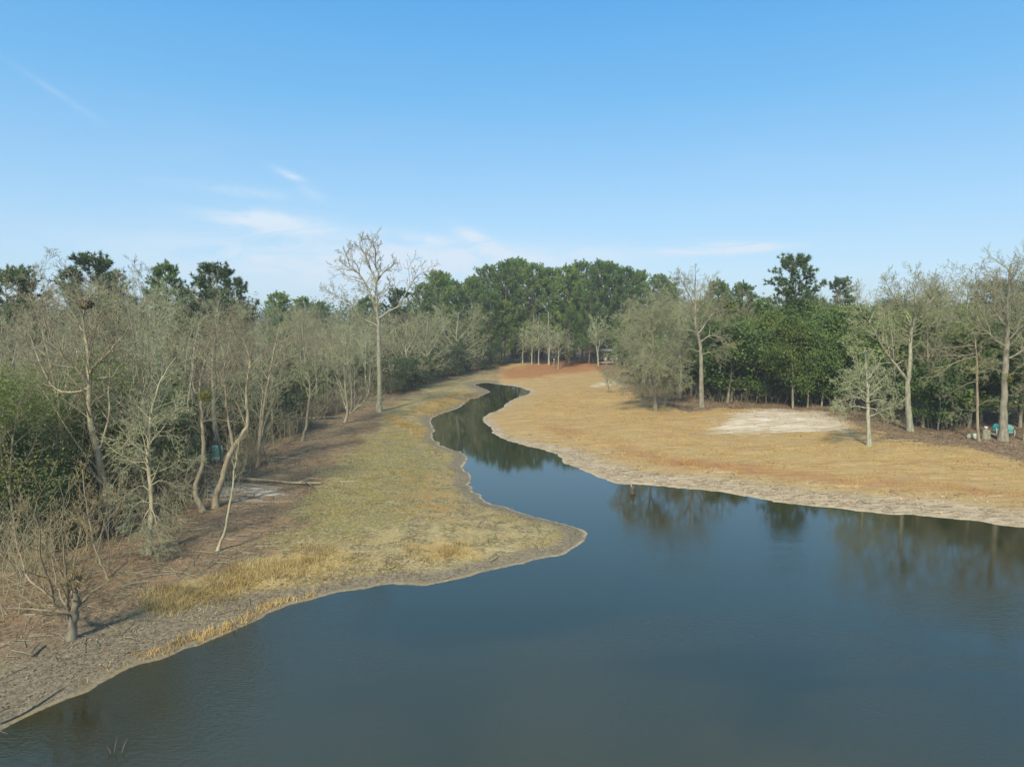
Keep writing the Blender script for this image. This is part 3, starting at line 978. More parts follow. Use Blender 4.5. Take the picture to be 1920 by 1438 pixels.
tree_from_lines('bare_tree', 'round leafless oak hazy with lichen green twigs, nearest the pavilion on the lawn edge', (1229, 772), None,
                [(1228, 740), (1228, 705), (1226, 680), (1225, 656), (1224, 619), (1219, 594), (1213, 570)],
                [([(1226, 668), (1205, 655), (1180, 640), (1165, 625)], 0.09, -2), ([(1225, 660), (1248, 645), (1268, 634), (1280, 622)], 0.09, 1.5),
                 ([(1224, 630), (1205, 608), (1188, 596), (1175, 590)], 0.09, 2), ([(1224, 625), (1245, 600), (1258, 585)], 0.09, -2),
                 ([(1227, 690), (1202, 690), (1178, 705), (1165, 722)], 0.08, -1.5), ([(1227, 690), (1252, 690), (1272, 706), (1284, 722)], 0.08, -2),
                 ([(1226, 700), (1210, 712), (1196, 738)], 0.06, 2.5), ([(1227, 700), (1244, 716), (1256, 740)], 0.06, 2.5),
                 ([(1225, 650), (1200, 640), (1170, 660), (1155, 680)], 0.07, 1.5), ([(1226, 655), (1255, 660), (1278, 675)], 0.07, 2.5),
                 ([(1225, 640), (1232, 610), (1236, 580)], 0.08, -2.5), ([(1226, 670), (1230, 680), (1236, 700)], 0.06, -4.5), ([(1226, 660), (1216, 672), (1206, 690)], 0.06, -4.5),
                 ([(1220, 597), (1200, 578), (1190, 572)], 0.06, 0.5), ([(1220, 600), (1238, 580), (1250, 572)], 0.06, 0.5)],
                'bark_grey', 'twig_lichen', prm(n=[0, 17, 9, 7], lr=[0.5, 0.42, 0.55, 0.55], ang=[55, 58, 52, 48], rr=0.5, trop=[0, 0.03, 0.0, -0.01, 0], rmax=[1, 0.08, 0.04, 0.024, 0.017], rmin=0.012), 13, 0.25, 0.05, trunk_start=0.28, crown_len=5.0)

tree_from_lines('bare_tree', 'tall grey leafless tree with a trunk split into leaning limb and upright stem', (1707, 809), None,
                [(1704, 775), (1702, 738), (1702, 716), (1706, 690), (1707, 655), (1709, 621), (1716, 600), (1722, 585)],
                [([(1701, 712), (1680, 685), (1661, 660), (1644, 630), (1630, 605), (1616, 586)], 0.19, -1.5), ([(1711, 616), (1700, 593), (1691, 580), (1688, 560)], 0.11),
                 ([(1716, 600), (1739, 571), (1752, 556), (1760, 540)], 0.12), ([(1720, 590), (1716, 560), (1712, 535), (1716, 508)], 0.11),
                 ([(1644, 630), (1625, 622), (1606, 625), (1590, 640)], 0.08), ([(1630, 605), (1640, 585), (1655, 570)], 0.08),
                 ([(1661, 660), (1672, 645), (1684, 648)], 0.06), ([(1680, 685), (1694, 676), (1700, 678)], 0.06), ([(1616, 586), (1605, 560), (1600, 545)], 0.06),
                 ([(1691, 580), (1672, 550), (1660, 525)], 0.08)],
                'bark_pale', 'twig_grey', Q_FINE, 14, 0.30, 0.10, trunk_start=0.62, crown_len=4.2)

tree_from_lines('bare_tree', 'small bushy leafless tree alone on the lawn before the split trunked tree', (1629, 836), None,
                [(1628, 800), (1627, 766), (1627, 735), (1626, 712), (1624, 690), (1622, 662)],
                [([(1626, 715), (1636, 700), (1647, 686), (1652, 668)], 0.08), ([(1626, 730), (1614, 712), (1606, 695), (1597, 662)], 0.06), ([(1627, 740), (1610, 728), (1590, 716), (1572, 722)], 0.05),
                 ([(1628, 782), (1642, 776), (1658, 769), (1691, 765)], 0.05), ([(1627, 745), (1645, 730), (1664, 720), (1678, 728)], 0.05),
                 ([(1627, 755), (1608, 745), (1585, 750), (1568, 757)], 0.05, -1.5), ([(1627, 755), (1648, 750), (1668, 755)], 0.05, -1.5), ([(1627, 735), (1634, 715), (1660, 700)], 0.05, 1.5),
                 ([(1627, 750), (1616, 740), (1600, 736)], 0.05, 2), ([(1627, 748), (1640, 744), (1652, 742)], 0.05, 2.4), ([(1627, 765), (1600, 762), (1575, 770), (1562, 764)], 0.05, 0.6), ([(1627, 765), (1650, 768), (1678, 762), (1690, 752)], 0.05, 0.8), ([(1627, 745), (1604, 722), (1582, 700)], 0.05, 0.5), ([(1627, 742), (1652, 712), (1672, 698)], 0.05, -0.6)],
                'bark_pale', 'twig_lichen', prm(n=[0, 10, 7, 5], lr=[0.5, 0.4, 0.5, 0.55], ang=[50, 50, 46, 44], rr=0.5, rmax=[1, 0.05, 0.03, 0.02, 0.016], rmin=0.011, trop=[0, 0.04, 0.04, 0.02, 0]), 15, 0.20, 0.05, trunk_start=0.4, crown_len=2.2, thick=1.1)

tree_from_lines('bare_tree', 'slender pale leafless tree with long level branches, between the pale boulder and the mossy stump', (1836, 827), None,
                [(1833, 800), (1833, 766), (1832, 720), (1832, 682), (1829, 649), (1828, 620)],
                [([(1830, 650), (1822, 648), (1786, 652), (1744, 655)], 0.07), ([(1831, 668), (1808, 674), (1786, 682), (1758, 702), (1745, 708)], 0.07),
                 ([(1831, 664), (1800, 667), (1772, 667), (1722, 667)], 0.07), ([(1832, 714), (1812, 720), (1794, 730), (1766, 746)], 0.05),
                 ([(1832, 690), (1850, 675), (1868, 668)], 0.05), ([(1833, 760), (1850, 752), (1870, 752)], 0.035), ([(1833, 772), (1814, 768), (1790, 772), (1778, 780)], 0.03),
                 ([(1829, 640), (1812, 625), (1795, 618)], 0.05)],
                'bark_tan', 'twig_grey', prm(n=[0, 9, 6, 4], lr=[0.5, 0.32, 0.5, 0.5], ang=[48, 46, 44, 42], rr=0.5, trop=[0, 0.02, 0.02, 0, 0], rmax=[1, 0.05, 0.03, 0.022, 0.018], rmin=0.012), 16, 0.15, 0.04, trunk_start=0.55, crown_len=2.6)

tree_from_lines('bare_tree', 'massive grey leafless tree standing between the teal lawn chairs, mistletoe on its trunk', (1880, 826), None,
                [(1881, 790), (1882, 755), (1883, 724), (1886, 669), (1888, 640), (1889, 613), (1890, 571), (1892, 530), (1896, 495)],
                [([(1886, 652), (1858, 630), (1833, 605), (1814, 580), (1786, 562)], 0.16, -1), ([(1889, 618), (1869, 591), (1850, 566), (1835, 540), (1828, 512)], 0.13),
                 ([(1886, 676), (1914, 660), (1945, 640), (1965, 610)], 0.13), ([(1888, 640), (1908, 620), (1930, 595), (1940, 560)], 0.13), ([(1890, 575), (1905, 545), (1918, 510), (1924, 490)], 0.11),
                 ([(1814, 580), (1815, 555), (1820, 535)], 0.07), ([(1786, 562), (1760, 545), (1750, 530)], 0.05), ([(1833, 605), (1800, 600), (1780, 610)], 0.06), ([(1890, 580), (1872, 545), (1862, 515)], 0.09),
                 ([(1884, 700), (1860, 690), (1840, 700)], 0.06), ([(1884, 705), (1910, 700), (1940, 715)], 0.06), ([(1883, 740), (1905, 742), (1930, 735)], 0.05)],
                'bark_grey', 'twig_grey', Q_FINE, 17, 0.38, 0.08, trunk_start=0.45, crown_len=5.0, mistletoe=((1889, 708, 0.5),))

# left bank trees
tree_from_lines('bare_tree', 'squat many stemmed leafless tree with a broken grey top beside the pond', (135, 1197), None,
                [(137, 1172), (139, 1150), (143, 1130), (142, 1110), (139, 1098), (153, 1076)],
                [([(136, 1150), (126, 1134), (124, 1092), (120, 1050), (117, 985), (120, 935)], 0.06), ([(136, 1152), (103, 1134), (92, 1092), (75, 1045), (74, 990), (60, 950)], 0.055),
                 ([(136, 1154), (111, 1142), (95, 1117), (56, 1089), (42, 1056), (28, 1006), (24, 960)], 0.05), ([(140, 1146), (150, 1134), (172, 1109), (211, 1084), (250, 1048)], 0.045),
                 ([(136, 1156), (122, 1148), (78, 1143), (28, 1141), (-8, 1142)], 0.045, -1.0), ([(136, 1150), (118, 1130), (108, 1095), (98, 1050), (95, 990)], 0.04, 1.2),
                 ([(140, 1140), (134, 1100), (138, 1060), (150, 1000), (158, 960)], 0.04, 1.0), ([(136, 1155), (118, 1150), (85, 1152), (50, 1165)], 0.035, -1.8),
                 ([(143, 1120), (150, 1100), (168, 1075), (185, 1040)], 0.035, -0.8), ([(136, 1150), (100, 1135), (60, 1130), (20, 1100)], 0.035, 1.8)],
                'bark_grey', 'twig_tan', Q_NEAR, 21, 0.17, 0.06, trunk_start=0.6, crown_len=1.6, thick=1.25, ltmat='bark_tan')

tree_from_lines('bare_tree', 'slim grey tree skirted with drooping dead branches near the pond side of the left wood', (279, 1041), None,
                [(281, 1000), (284, 939), (281, 895), (278, 856), (281, 800), (284, 774), (298, 724), (312, 695), (330, 670)],
                [([(283, 945), (265, 940), (245, 955), (238, 975)], 0.04), ([(284, 945), (300, 945), (318, 968), (326, 990)], 0.04), ([(283, 950), (272, 965), (262, 1000), (258, 1030)], 0.035, -0.8),
                 ([(284, 950), (290, 970), (300, 1010), (304, 1036)], 0.035, -1.0), ([(282, 920), (262, 912), (240, 930), (228, 944)], 0.035, 0.8), ([(283, 910), (304, 900), (330, 912), (344, 926)], 0.035, 0.8),
                 ([(280, 870), (262, 866), (238, 872), (214, 905)], 0.035), ([(279, 860), (258, 838), (232, 830), (205, 835)], 0.035, 1), ([(280, 890), (310, 880), (340, 862), (362, 864)], 0.035),
                 ([(281, 830), (300, 810), (320, 780), (345, 760)], 0.045), ([(281, 832), (272, 815), (255, 802), (232, 790)], 0.035), ([(283, 955), (278, 980), (280, 1020)], 0.03, -1.4)],
                'bark_tan', 'twig_grey', Q_DROOP, 22, 0.13, 0.02, trunk_start=0.3, crown_len=2.8)

tree_from_lines('bare_tree', 'crooked lichen stained tree with an S shaped trunk, beside the forked tree', (381, 958), None,
                [(368, 932), (367, 907), (378, 879), (382, 851), (380, 815), (378, 782), (377, 752), (374, 735), (378, 704), (386, 676), (392, 640)],
                [([(375, 742), (363, 728), (365, 700), (369, 670), (373, 630), (371, 600)], 0.08), ([(382, 790), (400, 786), (420, 788), (445, 790)], 0.035), ([(380, 815), (362, 800), (350, 806), (338, 812)], 0.03),
                 ([(381, 690), (395, 660), (405, 630), (420, 600)], 0.05), ([(366, 705), (350, 680), (338, 660), (330, 630)], 0.05), ([(381, 850), (365, 862), (352, 880)], 0.03), ([(379, 870), (400, 880), (408, 900)], 0.03)],
                'bark_tan', 'twig_brown', prm(n=[0, 8, 6, 4], lr=[0.5, 0.42, 0.5, 0.5], ang=[48, 40, 42, 40], rr=0.5, rmax=[1, 0.05, 0.03, 0.02, 0.014], rmin=0.009), 23, 0.17, 0.03, trunk_start=0.4, crown_len=3.4, mistletoe=((386, 742, 0.42),))

tree_from_lines('bare_tree', 'forked tree with a bent trunk splitting into two tall stems beside the pale bare patch', (404, 951), None,
                [(405, 932), (417, 896), (426, 862), (438, 840), (450, 822), (462, 802), (465, 788), (462, 760), (462, 732), (466, 700), (470, 676), (474, 640)],
                [([(438, 842), (431, 804), (425, 768), (424, 750), (420, 718), (423, 676), (430, 645), (434, 620)], 0.12), ([(460, 798), (450, 770), (440, 750), (428, 735)], 0.05),
                 ([(420, 720), (410, 690), (396, 665), (380, 650)], 0.055), ([(468, 690), (485, 670), (500, 660)], 0.05), ([(423, 676), (412, 640), (402, 615)], 0.055), ([(466, 720), (480, 705), (498, 695)], 0.04),
                 ([(470, 676), (458, 640), (450, 610)], 0.05), ([(424, 690), (440, 665), (452, 650)], 0.045)],
                'bark_tan', 'twig_brown', prm(n=[0, 8, 6, 4], lr=[0.5, 0.42, 0.5, 0.5], ang=[48, 42, 42, 40], rr=0.5, rmax=[1, 0.05, 0.03, 0.02, 0.014], rmin=0.009), 24, 0.21, 0.03, trunk_start=0.55, crown_len=3.2)

tree_from_lines('bare_tree', 'thin tan sapling leaning out over the grass in front of the forked tree', (407, 1033), None,
                [(413, 1015), (421, 999), (428, 957), (435, 921), (439, 885), (445, 851), (448, 825)], [([(437, 905), (446, 880), (455, 865)], 0.02), ([(441, 880), (434, 860), (430, 845)], 0.018)],
                'bark_tan', 'twig_brown', prm(n=[0, 4, 4, 3], lr=[0.5, 0.32, 0.5, 0.5], ang=[48, 35, 40, 40], rr=0.5, rmax=[1, 0.02, 0.014, 0.01, 0.008], rmin=0.006), 25, 0.085, 0.02, trunk_start=0.65, crown_len=1.4)

tree_from_lines('bare_tree', 'leaning clump of grey stems with snapped pale tops just beyond the fallen log', (482, 875), None,
                [(484, 850), (489, 815), (496, 754), (507, 698), (512, 665), (520, 630)],
                [([(484, 862), (494, 820), (501, 781), (518, 740), (532, 698), (547, 664)], 0.13), ([(482, 868), (474, 850), (468, 820), (460, 800)], 0.05), ([(485, 868), (496, 860), (503, 858)], 0.05),
                 ([(494, 765), (478, 740), (470, 715)], 0.05), ([(508, 690), (525, 680), (540, 672)], 0.05), ([(488, 830), (498, 790), (512, 752), (520, 720)], 0.07)],
                'bark_tan', 'twig_grey', Q_HERO, 26, 0.16, 0.05, trunk_start=0.4, crown_len=3.2)

tree_from_lines('bare_tree', 'thin dark stemmed leafless tree between the snapped clump and the fan of stems', (567, 827), None,
                [(571, 810), (575, 796), (579, 757), (582, 730), (576, 700), (573, 684), (568, 631), (570, 600)],
                [([(580, 745), (590, 726), (598, 698), (594, 656), (596, 630)], 0.07), ([(598, 700), (612, 685), (624, 678)], 0.04), ([(577, 715), (560, 690), (548, 665)], 0.05), ([(581, 770), (590, 755), (600, 745)], 0.035),
                 ([(572, 660), (584, 640), (590, 610)], 0.05), ([(570, 650), (556, 620), (552, 600)], 0.05)],
                'bark_grey', 'twig_lichen', Q_HERO, 27, 0.15, 0.05, trunk_start=0.4, crown_len=4.0)

tree_from_lines('bare_tree', 'fan of pale greenish stems rising from one root beside the tallest leafless tree', (646, 792), None,
                [(651, 778), (651, 762), (647, 720), (646, 684), (648, 650), (650, 620)],
                [([(650, 770), (645, 754), (635, 720), (623, 684), (620, 650), (616, 630)], 0.10), ([(652, 772), (660, 760), (657, 698), (660, 656), (656, 620)], 0.10), ([(653, 774), (664, 762), (665, 698), (662, 668), (668, 630)], 0.10),
                 ([(654, 776), (668, 765), (690, 740), (694, 684), (690, 640), (692, 612)], 0.11), ([(646, 740), (632, 700), (626, 670)], 0.06), ([(665, 700), (680, 676), (686, 660)], 0.05), ([(658, 720), (650, 700), (640, 690)], 0.04)],
                'bark_pale', 'twig_lichen', Q_HERO, 28, 0.17, 0.05, trunk_start=0.4, crown_len=3.8)

tree_from_lines('bare_tree', 'broad leafless tree with tan spreading limbs and a dark squirrel nest high in its crown', (205, 985), None,
                [(203, 950), (195, 910), (185, 860), (172, 800), (167, 760), (167, 704), (164, 662), (158, 621), (156, 590), (162, 560)],
                [([(168, 700), (180, 685), (200, 665), (222, 640), (239, 618), (246, 590)], 0.10, -1.5), ([(167, 718), (153, 704), (133, 682), (103, 651), (92, 629), (83, 596), (75, 570)], 0.11, -1.5),
                 ([(167, 730), (140, 735), (105, 730), (80, 690), (67, 657), (56, 629), (48, 600)], 0.10, 1.0), ([(158, 625), (145, 600), (130, 580)], 0.06), ([(160, 640), (175, 615), (190, 595)], 0.06),
                 ([(186, 850), (200, 800), (204, 774), (204, 720), (207, 676), (200, 640), (206, 610)], 0.09, 1.0), ([(205, 715), (222, 690), (240, 672)], 0.05), ([(67, 657), (50, 640), (20, 618)], 0.05),
                 ([(190, 880), (215, 855), (245, 820), (262, 770), (290, 700)], 0.07, -2), ([(200, 930), (170, 880), (120, 850), (80, 800)], 0.06, -2.5), ([(190, 890), (150, 840), (100, 760), (60, 710), (30, 690)], 0.06, 2)],
                'bark_tan', 'twig_brown', Q_HERO, 29, 0.24, 0.03, trunk_start=0.4, crown_len=4.2)

tree_from_lines('sapling', 'thin yellowish sapling pair leaning over the brush, next to the squat many stemmed tree', (203, 1084), None,
                [(190, 1055), (178, 1028), (170, 985), (164, 955), (158, 915), (155, 880)], [([(203, 1080), (204, 1040), (203, 1000), (206, 960), (203, 930)], 0.03), ([(203, 1082), (225, 1060), (245, 1035)], 0.025), ([(168, 975), (180, 950), (188, 930)], 0.02)],
                'bark_tan', 'twig_tan', Q_NEAR, 30, 0.05, 0.02, cat='sapling', trunk_start=0.3, crown_len=1.6)

for i, (px, Yd, top, lab) in enumerate(((1275, 97, 560, 'hazy leafless oak filling the gap between the round oak and the big arching oak'),
                                         (1205, 114, 575, 'leafless oak far behind the round oak'))):
    x0 = at(px, 700, Yd)
    by = px_of_early(x0.x, Yd, gz(x0.x, Yd))
    r_ = random.Random(70 + i)
    hh = by - top
    tree_from_lines('bare_tree', lab, (px, by), None, [(px + 2, by - hh * 0.3), (px - 2, by - hh * 0.6), (px, top + 12)],
                    [([(px, by - hh * f), (px + sg * w * 0.5, by - hh * (f + 0.08)), (px + sg * w, by - hh * (f + u))], 0.09, dy) for f, sg, w, u, dy in
                     ((0.25, -1, 30, 0.10, 1), (0.28, 1, 45, 0.10, -1), (0.4, -1, 28, 0.2, -2), (0.42, 1, 44, 0.2, 2), (0.5, -1, 34, 0.3, 2), (0.55, 1, 34, 0.3, -2), (0.3, -1, 20, 0.2, -3), (0.3, 1, 20, 0.25, 3), (0.65, -1, 20, 0.25, 0), (0.68, 1, 20, 0.25, 0))],
                    'bark_grey', 'twig_lichen', prm(n=[0, 12, 8, 5], lr=[0.5, 0.42, 0.55, 0.55], ang=[55, 58, 52, 48], rr=0.5, trop=[0, 0.03, 0.0, -0.01, 0], rmax=[1, 0.07, 0.04, 0.024, 0.016], rmin=0.012), 70 + i, 0.22, 0.05, trunk_start=0.28, crown_len=4.2)

for i, (bx, by, topy, w, lab) in enumerate(((858, 702, 572, 52, 'broad pale hazy leafless tree spreading over the shrubs at the creek head'), (800, 718, 590, 40, 'hazy leafless tree between the tallest tree and the broad pale one at the creek head'),
                                            (762, 730, 585, 38, 'thin branched leafless tree on the creek side of the tallest tree'))):
    hh = by - topy
    tree_from_lines('bare_tree', lab, (bx, by), None, [(bx + 3, by - hh * 0.3), (bx - 2, by - hh * 0.55), (bx + 2, topy + 14)],
                    [([(bx, by - hh * f), (bx + sg * w * 0.5, by - hh * (f + 0.5 * u)), (bx + sg * w * k, by - hh * (f + u))], 0.13, dy) for f, sg, k, u, dy in
                     ((0.25, -1, 0.9, 0.35, 1), (0.25, 1, 1.0, 0.3, -1), (0.35, -1, 0.9, 0.5, -2), (0.38, 1, 0.9, 0.5, 2), (0.5, -1, 0.6, 0.42, 2), (0.5, 1, 0.6, 0.45, -2), (0.2, 1, 0.9, 0.08, -1.5), (0.2, -1, 0.8, 0.1, -1.5))],
                    'bark_pale', 'twig_grey', prm(n=[0, 10, 7, 5], lr=[0.5, 0.42, 0.55, 0.55], ang=[55, 50, 48, 46], rr=0.5, trop=[0, 0.05, 0.03, 0.0, 0], rmax=[1, 0.09, 0.05, 0.03, 0.022], rmin=0.016), 80 + i, 0.22, 0.06, trunk_start=0.35, crown_len=4.0)

# small tan-leaved trees and poles at the far end of the lawn
for i, (bx, by, topy, lab) in enumerate(((1029, 686, 585, 'tallest tan tree with a straight pale trunk in front of the far pines'),
                                         (1010, 684, 600, 'tan leaved tree just beside the tallest tan tree under the pines'),
                                         (997, 684, 610, 'slim tan tree standing in the middle of the row under the pines'),
                                         (980, 682, 618, 'low tan tree at the creek end of the row under the pines'),
                                         (1047, 692, 625, 'slim pale tree with a pole propped against it at the far lawn end'))):
    t = tree_from_lines('bare_tree', lab, (bx, by), None, [(bx, by - 14), (bx + 1, by - 34), (bx, (by + topy) / 2), (bx - 1, topy)],
                        [([(bx, by - 28), (bx - 10, by - 40), (bx - 18, by - 42)], 0.06), ([(bx, by - 30), (bx + 9, by - 44), (bx + 16, by - 48)], 0.06), ([(bx, by - 36), (bx - 9, by - 56), (bx - 13, by - 66)], 0.06), ([(bx, by - 45), (bx + 8, by - 62), (bx + 12, by - 70)], 0.06)],
                        'bark_pale', 'twig_lichen', prm(n=[0, 8, 6, 4], lr=[0.5, 0.4, 0.5, 0.55], ang=[60, 55, 46, 44], rr=0.5, rmax=[1, 0.06, 0.04, 0.03, 0.026], rmin=0.018, trop=[0, 0, 0, 0, 0]), 40 + i, 0.26 if i == 0 else 0.17, 0.06, trunk_start=0.35, crown_len=6.0, group='tan trees in front of the pines')

tree_from_lines('bare_tree', 'pale V shaped leafless tree standing behind the tin roofed pavilion', (1122, 684), 163,
                [(1121, 668), (1119, 652), (1117, 630), (1112, 605)], [([(1121, 660), (1124, 646), (1126, 625), (1130, 600)], 0.12), ([(1120, 655), (1112, 640), (1106, 622)], 0.08)],
                'bark_pale', 'twig_lichen', prm(n=[0, 10, 7, 4], rmin=0.02, rmax=[1, 0.07, 0.05, 0.035, 0.026]), 47, 0.18, 0.06, trunk_start=0.4, crown_len=5.0)
tree_from_lines('dead_tree', 'bleached dead tree leaning over beside the tin roofed pavilion', (1114, 678), None,
                [(1108, 668), (1102, 660), (1092, 648)], [([(1106, 667), (1100, 656), (1097, 646)], 0.07), ([(1104, 664), (1094, 660), (1086, 657)], 0.05)],
                'bark_pale', 'twig_grey', prm(n=[0, 5, 4, 3], rmin=0.018, rmax=[1, 0.05, 0.04, 0.03, 0.026]), 48, 0.14, 0.05, trunk_start=0.5, crown_len=3.0)
tree_from_lines('bush', 'little bare bush alone on the lawn, with a clump of brown stems at its foot', (1143, 737), None,
                [(1141, 728), (1140, 718), (1138, 706)], [([(1142, 735), (1146, 725), (1150, 718)], 0.04), ([(1142, 735), (1138, 724), (1133, 716)], 0.04), ([(1141, 715), (1136, 704), (1134, 692)], 0.03)],
                'bark_tan', 'twig_lichen', prm(n=[0, 6, 5, 3], rmin=0.014, rmax=[1, 0.04, 0.03, 0.02, 0.018]), 49, 0.07, 0.03, cat='bush', trunk_start=0.3, crown_len=2.4)

# ------------------------------------------------------------------ the woods, from prototypes
BT = []
for i, (H, r0, tm, cm, kw) in enumerate((
        (13, 0.15, 'bark_tan', 'twig_grey', dict()), (14, 0.17, 'bark_grey', 'twig_brown', dict(start=[0.4, 0.25, 0.2, 0.15], lr=[0.42, 0.5, 0.5, 0.55])),
        (12, 0.13, 'bark_pale', 'twig_lichen', dict(start=[0.25, 0.2, 0.2, 0.1])), (13.5, 0.16, 'bark_tan', 'twig_brown', dict(ang=[38, 38, 40, 40], lr=[0.55, 0.5, 0.5, 0.55])),
        (11, 0.12, 'bark_grey', 'twig_lichen', dict(ang=[55, 48, 45, 40], trop=[0.02, 0.04, 0.04, 0.02, 0])), (14, 0.16, 'bark_pale', 'twig_grey', dict(ang=[32, 36, 40, 40], start=[0.3, 0.3, 0.2, 0.1], lr=[0.6, 0.45, 0.5, 0.5])),
        (12.5, 0.14, 'bark_dark', 'twig_brown', dict(n=[17, 8, 6, 5])), (15, 0.19, 'bark_grey', 'twig_grey', dict(start=[0.45, 0.25, 0.2, 0.1])))):
    ts, _ = bare_parts(100 + i, H, r0, prm(**kw))
    BT.append((H, parts_to_proto('wood_tree', ts, tm, cm)))
SHR = [(5.0, leafy_proto('shrub_a', 201, 5.0, 2.3, 0.5, 5200, 0.17, 'bark_dark', 'shrub', 0.09, 1.0, 2)), (7.0, leafy_proto('shrub_b', 202, 7.0, 2.8, 0.8, 6500, 0.19, 'bark_dark', 'shrub', 0.11, 1.1, 2)),
       (6.0, leafy_proto('shrub_c', 203, 6.0, 2.4, 1.8, 14000, 0.07, 'bark_dark', 'vine', 0.1, 1.1, 2))]
EVG = [(9.5, leafy_proto('evergreen_a', 211, 9.5, 3.4, 2.4, 14000, 0.21, 'bark_pale', 'evergreen', 0.15, 1.35)), (8.5, leafy_proto('evergreen_b', 212, 8.5, 3.0, 2.2, 12000, 0.20, 'bark_pale', 'evergreen', 0.14, 1.25)),
       (10.5, leafy_proto('evergreen_c', 213, 10.5, 3.2, 2.6, 13000, 0.21, 'bark_grey', 'evergreen_yellow', 0.15, 1.3)), (7.0, leafy_proto('evergreen_d', 214, 7.0, 2.8, 1.6, 6500, 0.24, 'bark_pale', 'evergreen', 0.11, 1.2))]
PINE = [(25, pine_proto('pine_a', 221, 25, 5.8, 6.0, nb=84)), (24, pine_proto('pine_b', 222, 24, 5.2, 7.0, nb=78)), (26, pine_proto('pine_c', 223, 26, 6.2, 5.0, nb=90)),
        (20, pine_proto('pine_d', 224, 20, 4.2, 10.0, 'pine_dark', nb=56, lobes=0.22))]
rng = random.Random(5)


def scatter(n, region, mind, tries=4000, r=rng):
    out = []
    for _ in range(tries):
        p = region(r)
        if p and all((p[0] - a[0]) ** 2 + (p[1] - a[1]) ** 2 > mind ** 2 for a in out):
            out.append(p)
            if len(out) >= n:
                break
    return out


EDGE_L = [(-10, 1165), (110, 1120), (230, 1050), (300, 1005), (360, 965), (430, 925), (490, 865), (570, 812), (640, 770), (700, 742), (760, 724), (830, 704), (905, 692)]
EL = [flat(px, py, 0.4) for px, py in EDGE_L]
WL = EL + [(-6, 175), (-30, 190), (-140, 190), (-140, 20), (-60, 15)]
ER_PIX = [(1155, 690), (1200, 735), (1260, 752), (1340, 757), (1440, 758), (1560, 762), (1640, 790), (1740, 800), (1830, 806), (1960, 840)]
ER = [flat(px, py, 1.0) for px, py in ER_PIX]
WR = ER + [(120, 50), (140, 180), (20, 190)]


def in_view(x, y, pad=0.06):
    return y > 8 and abs(x / y) < 0.75 + pad


def wood_region(poly, lo, hi, ymax=165, ymin=18):
    P = np.array(poly)
    def f(r):
        x, y = r.uniform(P[:, 0].min(), P[:, 0].max()), r.uniform(ymin, ymax)
        if not in_view(x, y):
            return None
        d = float(poly_sd(x, y, poly)[0])
        if not (lo < d < hi):
            return None
        return (x, y, d)
    return f


def px_of(x, y, z):
    """photo pixel of a world point, for naming what a tree stands near"""
    c, s = math.cos(PITCH), math.sin(PITCH)
    dz = z - CAM_Z
    f = y * c - dz * s
    return 960 + FPX * x / f, 719 - FPX * (y * s + dz * c) / f


KIND_WORDS = ['tan trunked', 'grey brown', 'lichen green', 'upright brown', 'spreading lichen grey', 'steep pale', 'dense dark', 'long stemmed grey']


def near_words_left(px, d):
    z = ('at the frame side' if px < 90 else 'by the nest tree' if px < 230 else 'behind the drooping tree' if px < 340 else
         'behind the forked tree' if px < 460 else 'behind the snapped clump' if px < 545 else 'behind the thin dark tree' if px < 615 else
         'around the tallest tree' if px < 730 else 'past the tallest tree' if px < 810 else 'at the creek end')
    return (', front rows, ' if d < 7 else ', middle rows, ' if d < 16 else ', back rows, ') + z


used = {}


def fill(points, protos, name, cat, words, near, group, hvar, jitter=0.12, hgain=0.0):
    for x, y, d in points:
        k = rng.randrange(len(protos))
        H, pr = protos[k]
        want = rng.uniform(*hvar) + hgain * d
        px, _ = px_of(x, y, 5)
        if px < 760 and name == 'bare_tree':
            want *= 1.0 - 0.17 * float(1 - smooth(np.array(px), 60, 200))
            want *= 1.0 - 0.14 * float(smooth(np.array(px), 380, 520))
        s = want / H
        sz = (want - hvar[0] * 0.9) / (hvar[1] - hvar[0] * 0.9)
        lab = f"{'low' if sz < 0.25 else 'medium' if sz < 0.5 else 'tall' if sz < 0.75 else 'towering'} {words[k]} {near(px, d)}".replace(' ,', ',')
        place(pr, name, (x, y, gz(x, y) - 0.05), lab, cat, group, rng.uniform(0, 6.28), (s * rng.uniform(0.9, 1.15), s * rng.uniform(0.9, 1.15), s))


heroes = [ground(408, 866), ground(406, 880), ground(405, 900)] + [o.location.copy() for o in col.objects if o.get('category') in ('tree', 'sapling')]


def clear(pts, m=1.6):
    return [p for p in pts if all((p[0] - h.x) ** 2 + (p[1] - h.y) ** 2 > m * m for h in heroes)]


bw = [w + ' leafless tree' for w in KIND_WORDS]
front = [p for p in clear(scatter(58, wood_region(WL, 0.8, 9), 2.6)) if px_of(p[0], p[1], 3)[0] > 120 or rng.random() < 0.8]
back = clear(scatter(62, wood_region(WL, 9, 28), 4.4))
fill(front, BT, 'bare_tree', 'tree', bw, near_words_left, 'leafless trees of the left wood', (9.5, 13.0))
fill(back, BT, 'bare_tree', 'tree', bw, near_words_left, 'leafless trees of the left wood', (12.0, 15.0))
sw = ['round dark shrub', 'dull green shrub', 'vine covered shrub']
fill([p for p in clear(scatter(64, wood_region(WL, 2.2, 11), 2.8), 2.6) if px_of(p[0], p[1], 3)[0] > 200 or p[2] > 4.5], SHR[:2], 'shrub', 'shrub', sw, near_words_left, 'evergreen shrubs under the left wood', (3.2, 7.5))
fill(scatter(36, wood_region(WL, 8, 26), 4.5), SHR[:2], 'shrub', 'shrub', sw, near_words_left, 'evergreen shrubs under the left wood', (6.0, 8.5))
vreg = wood_region(WL, 4, 15, 62, 26)
vpts = scatter(11, lambda r: (lambda p: p if p and px_of(p[0], p[1], 3)[0] < 190 else None)(vreg(r)), 2.6)
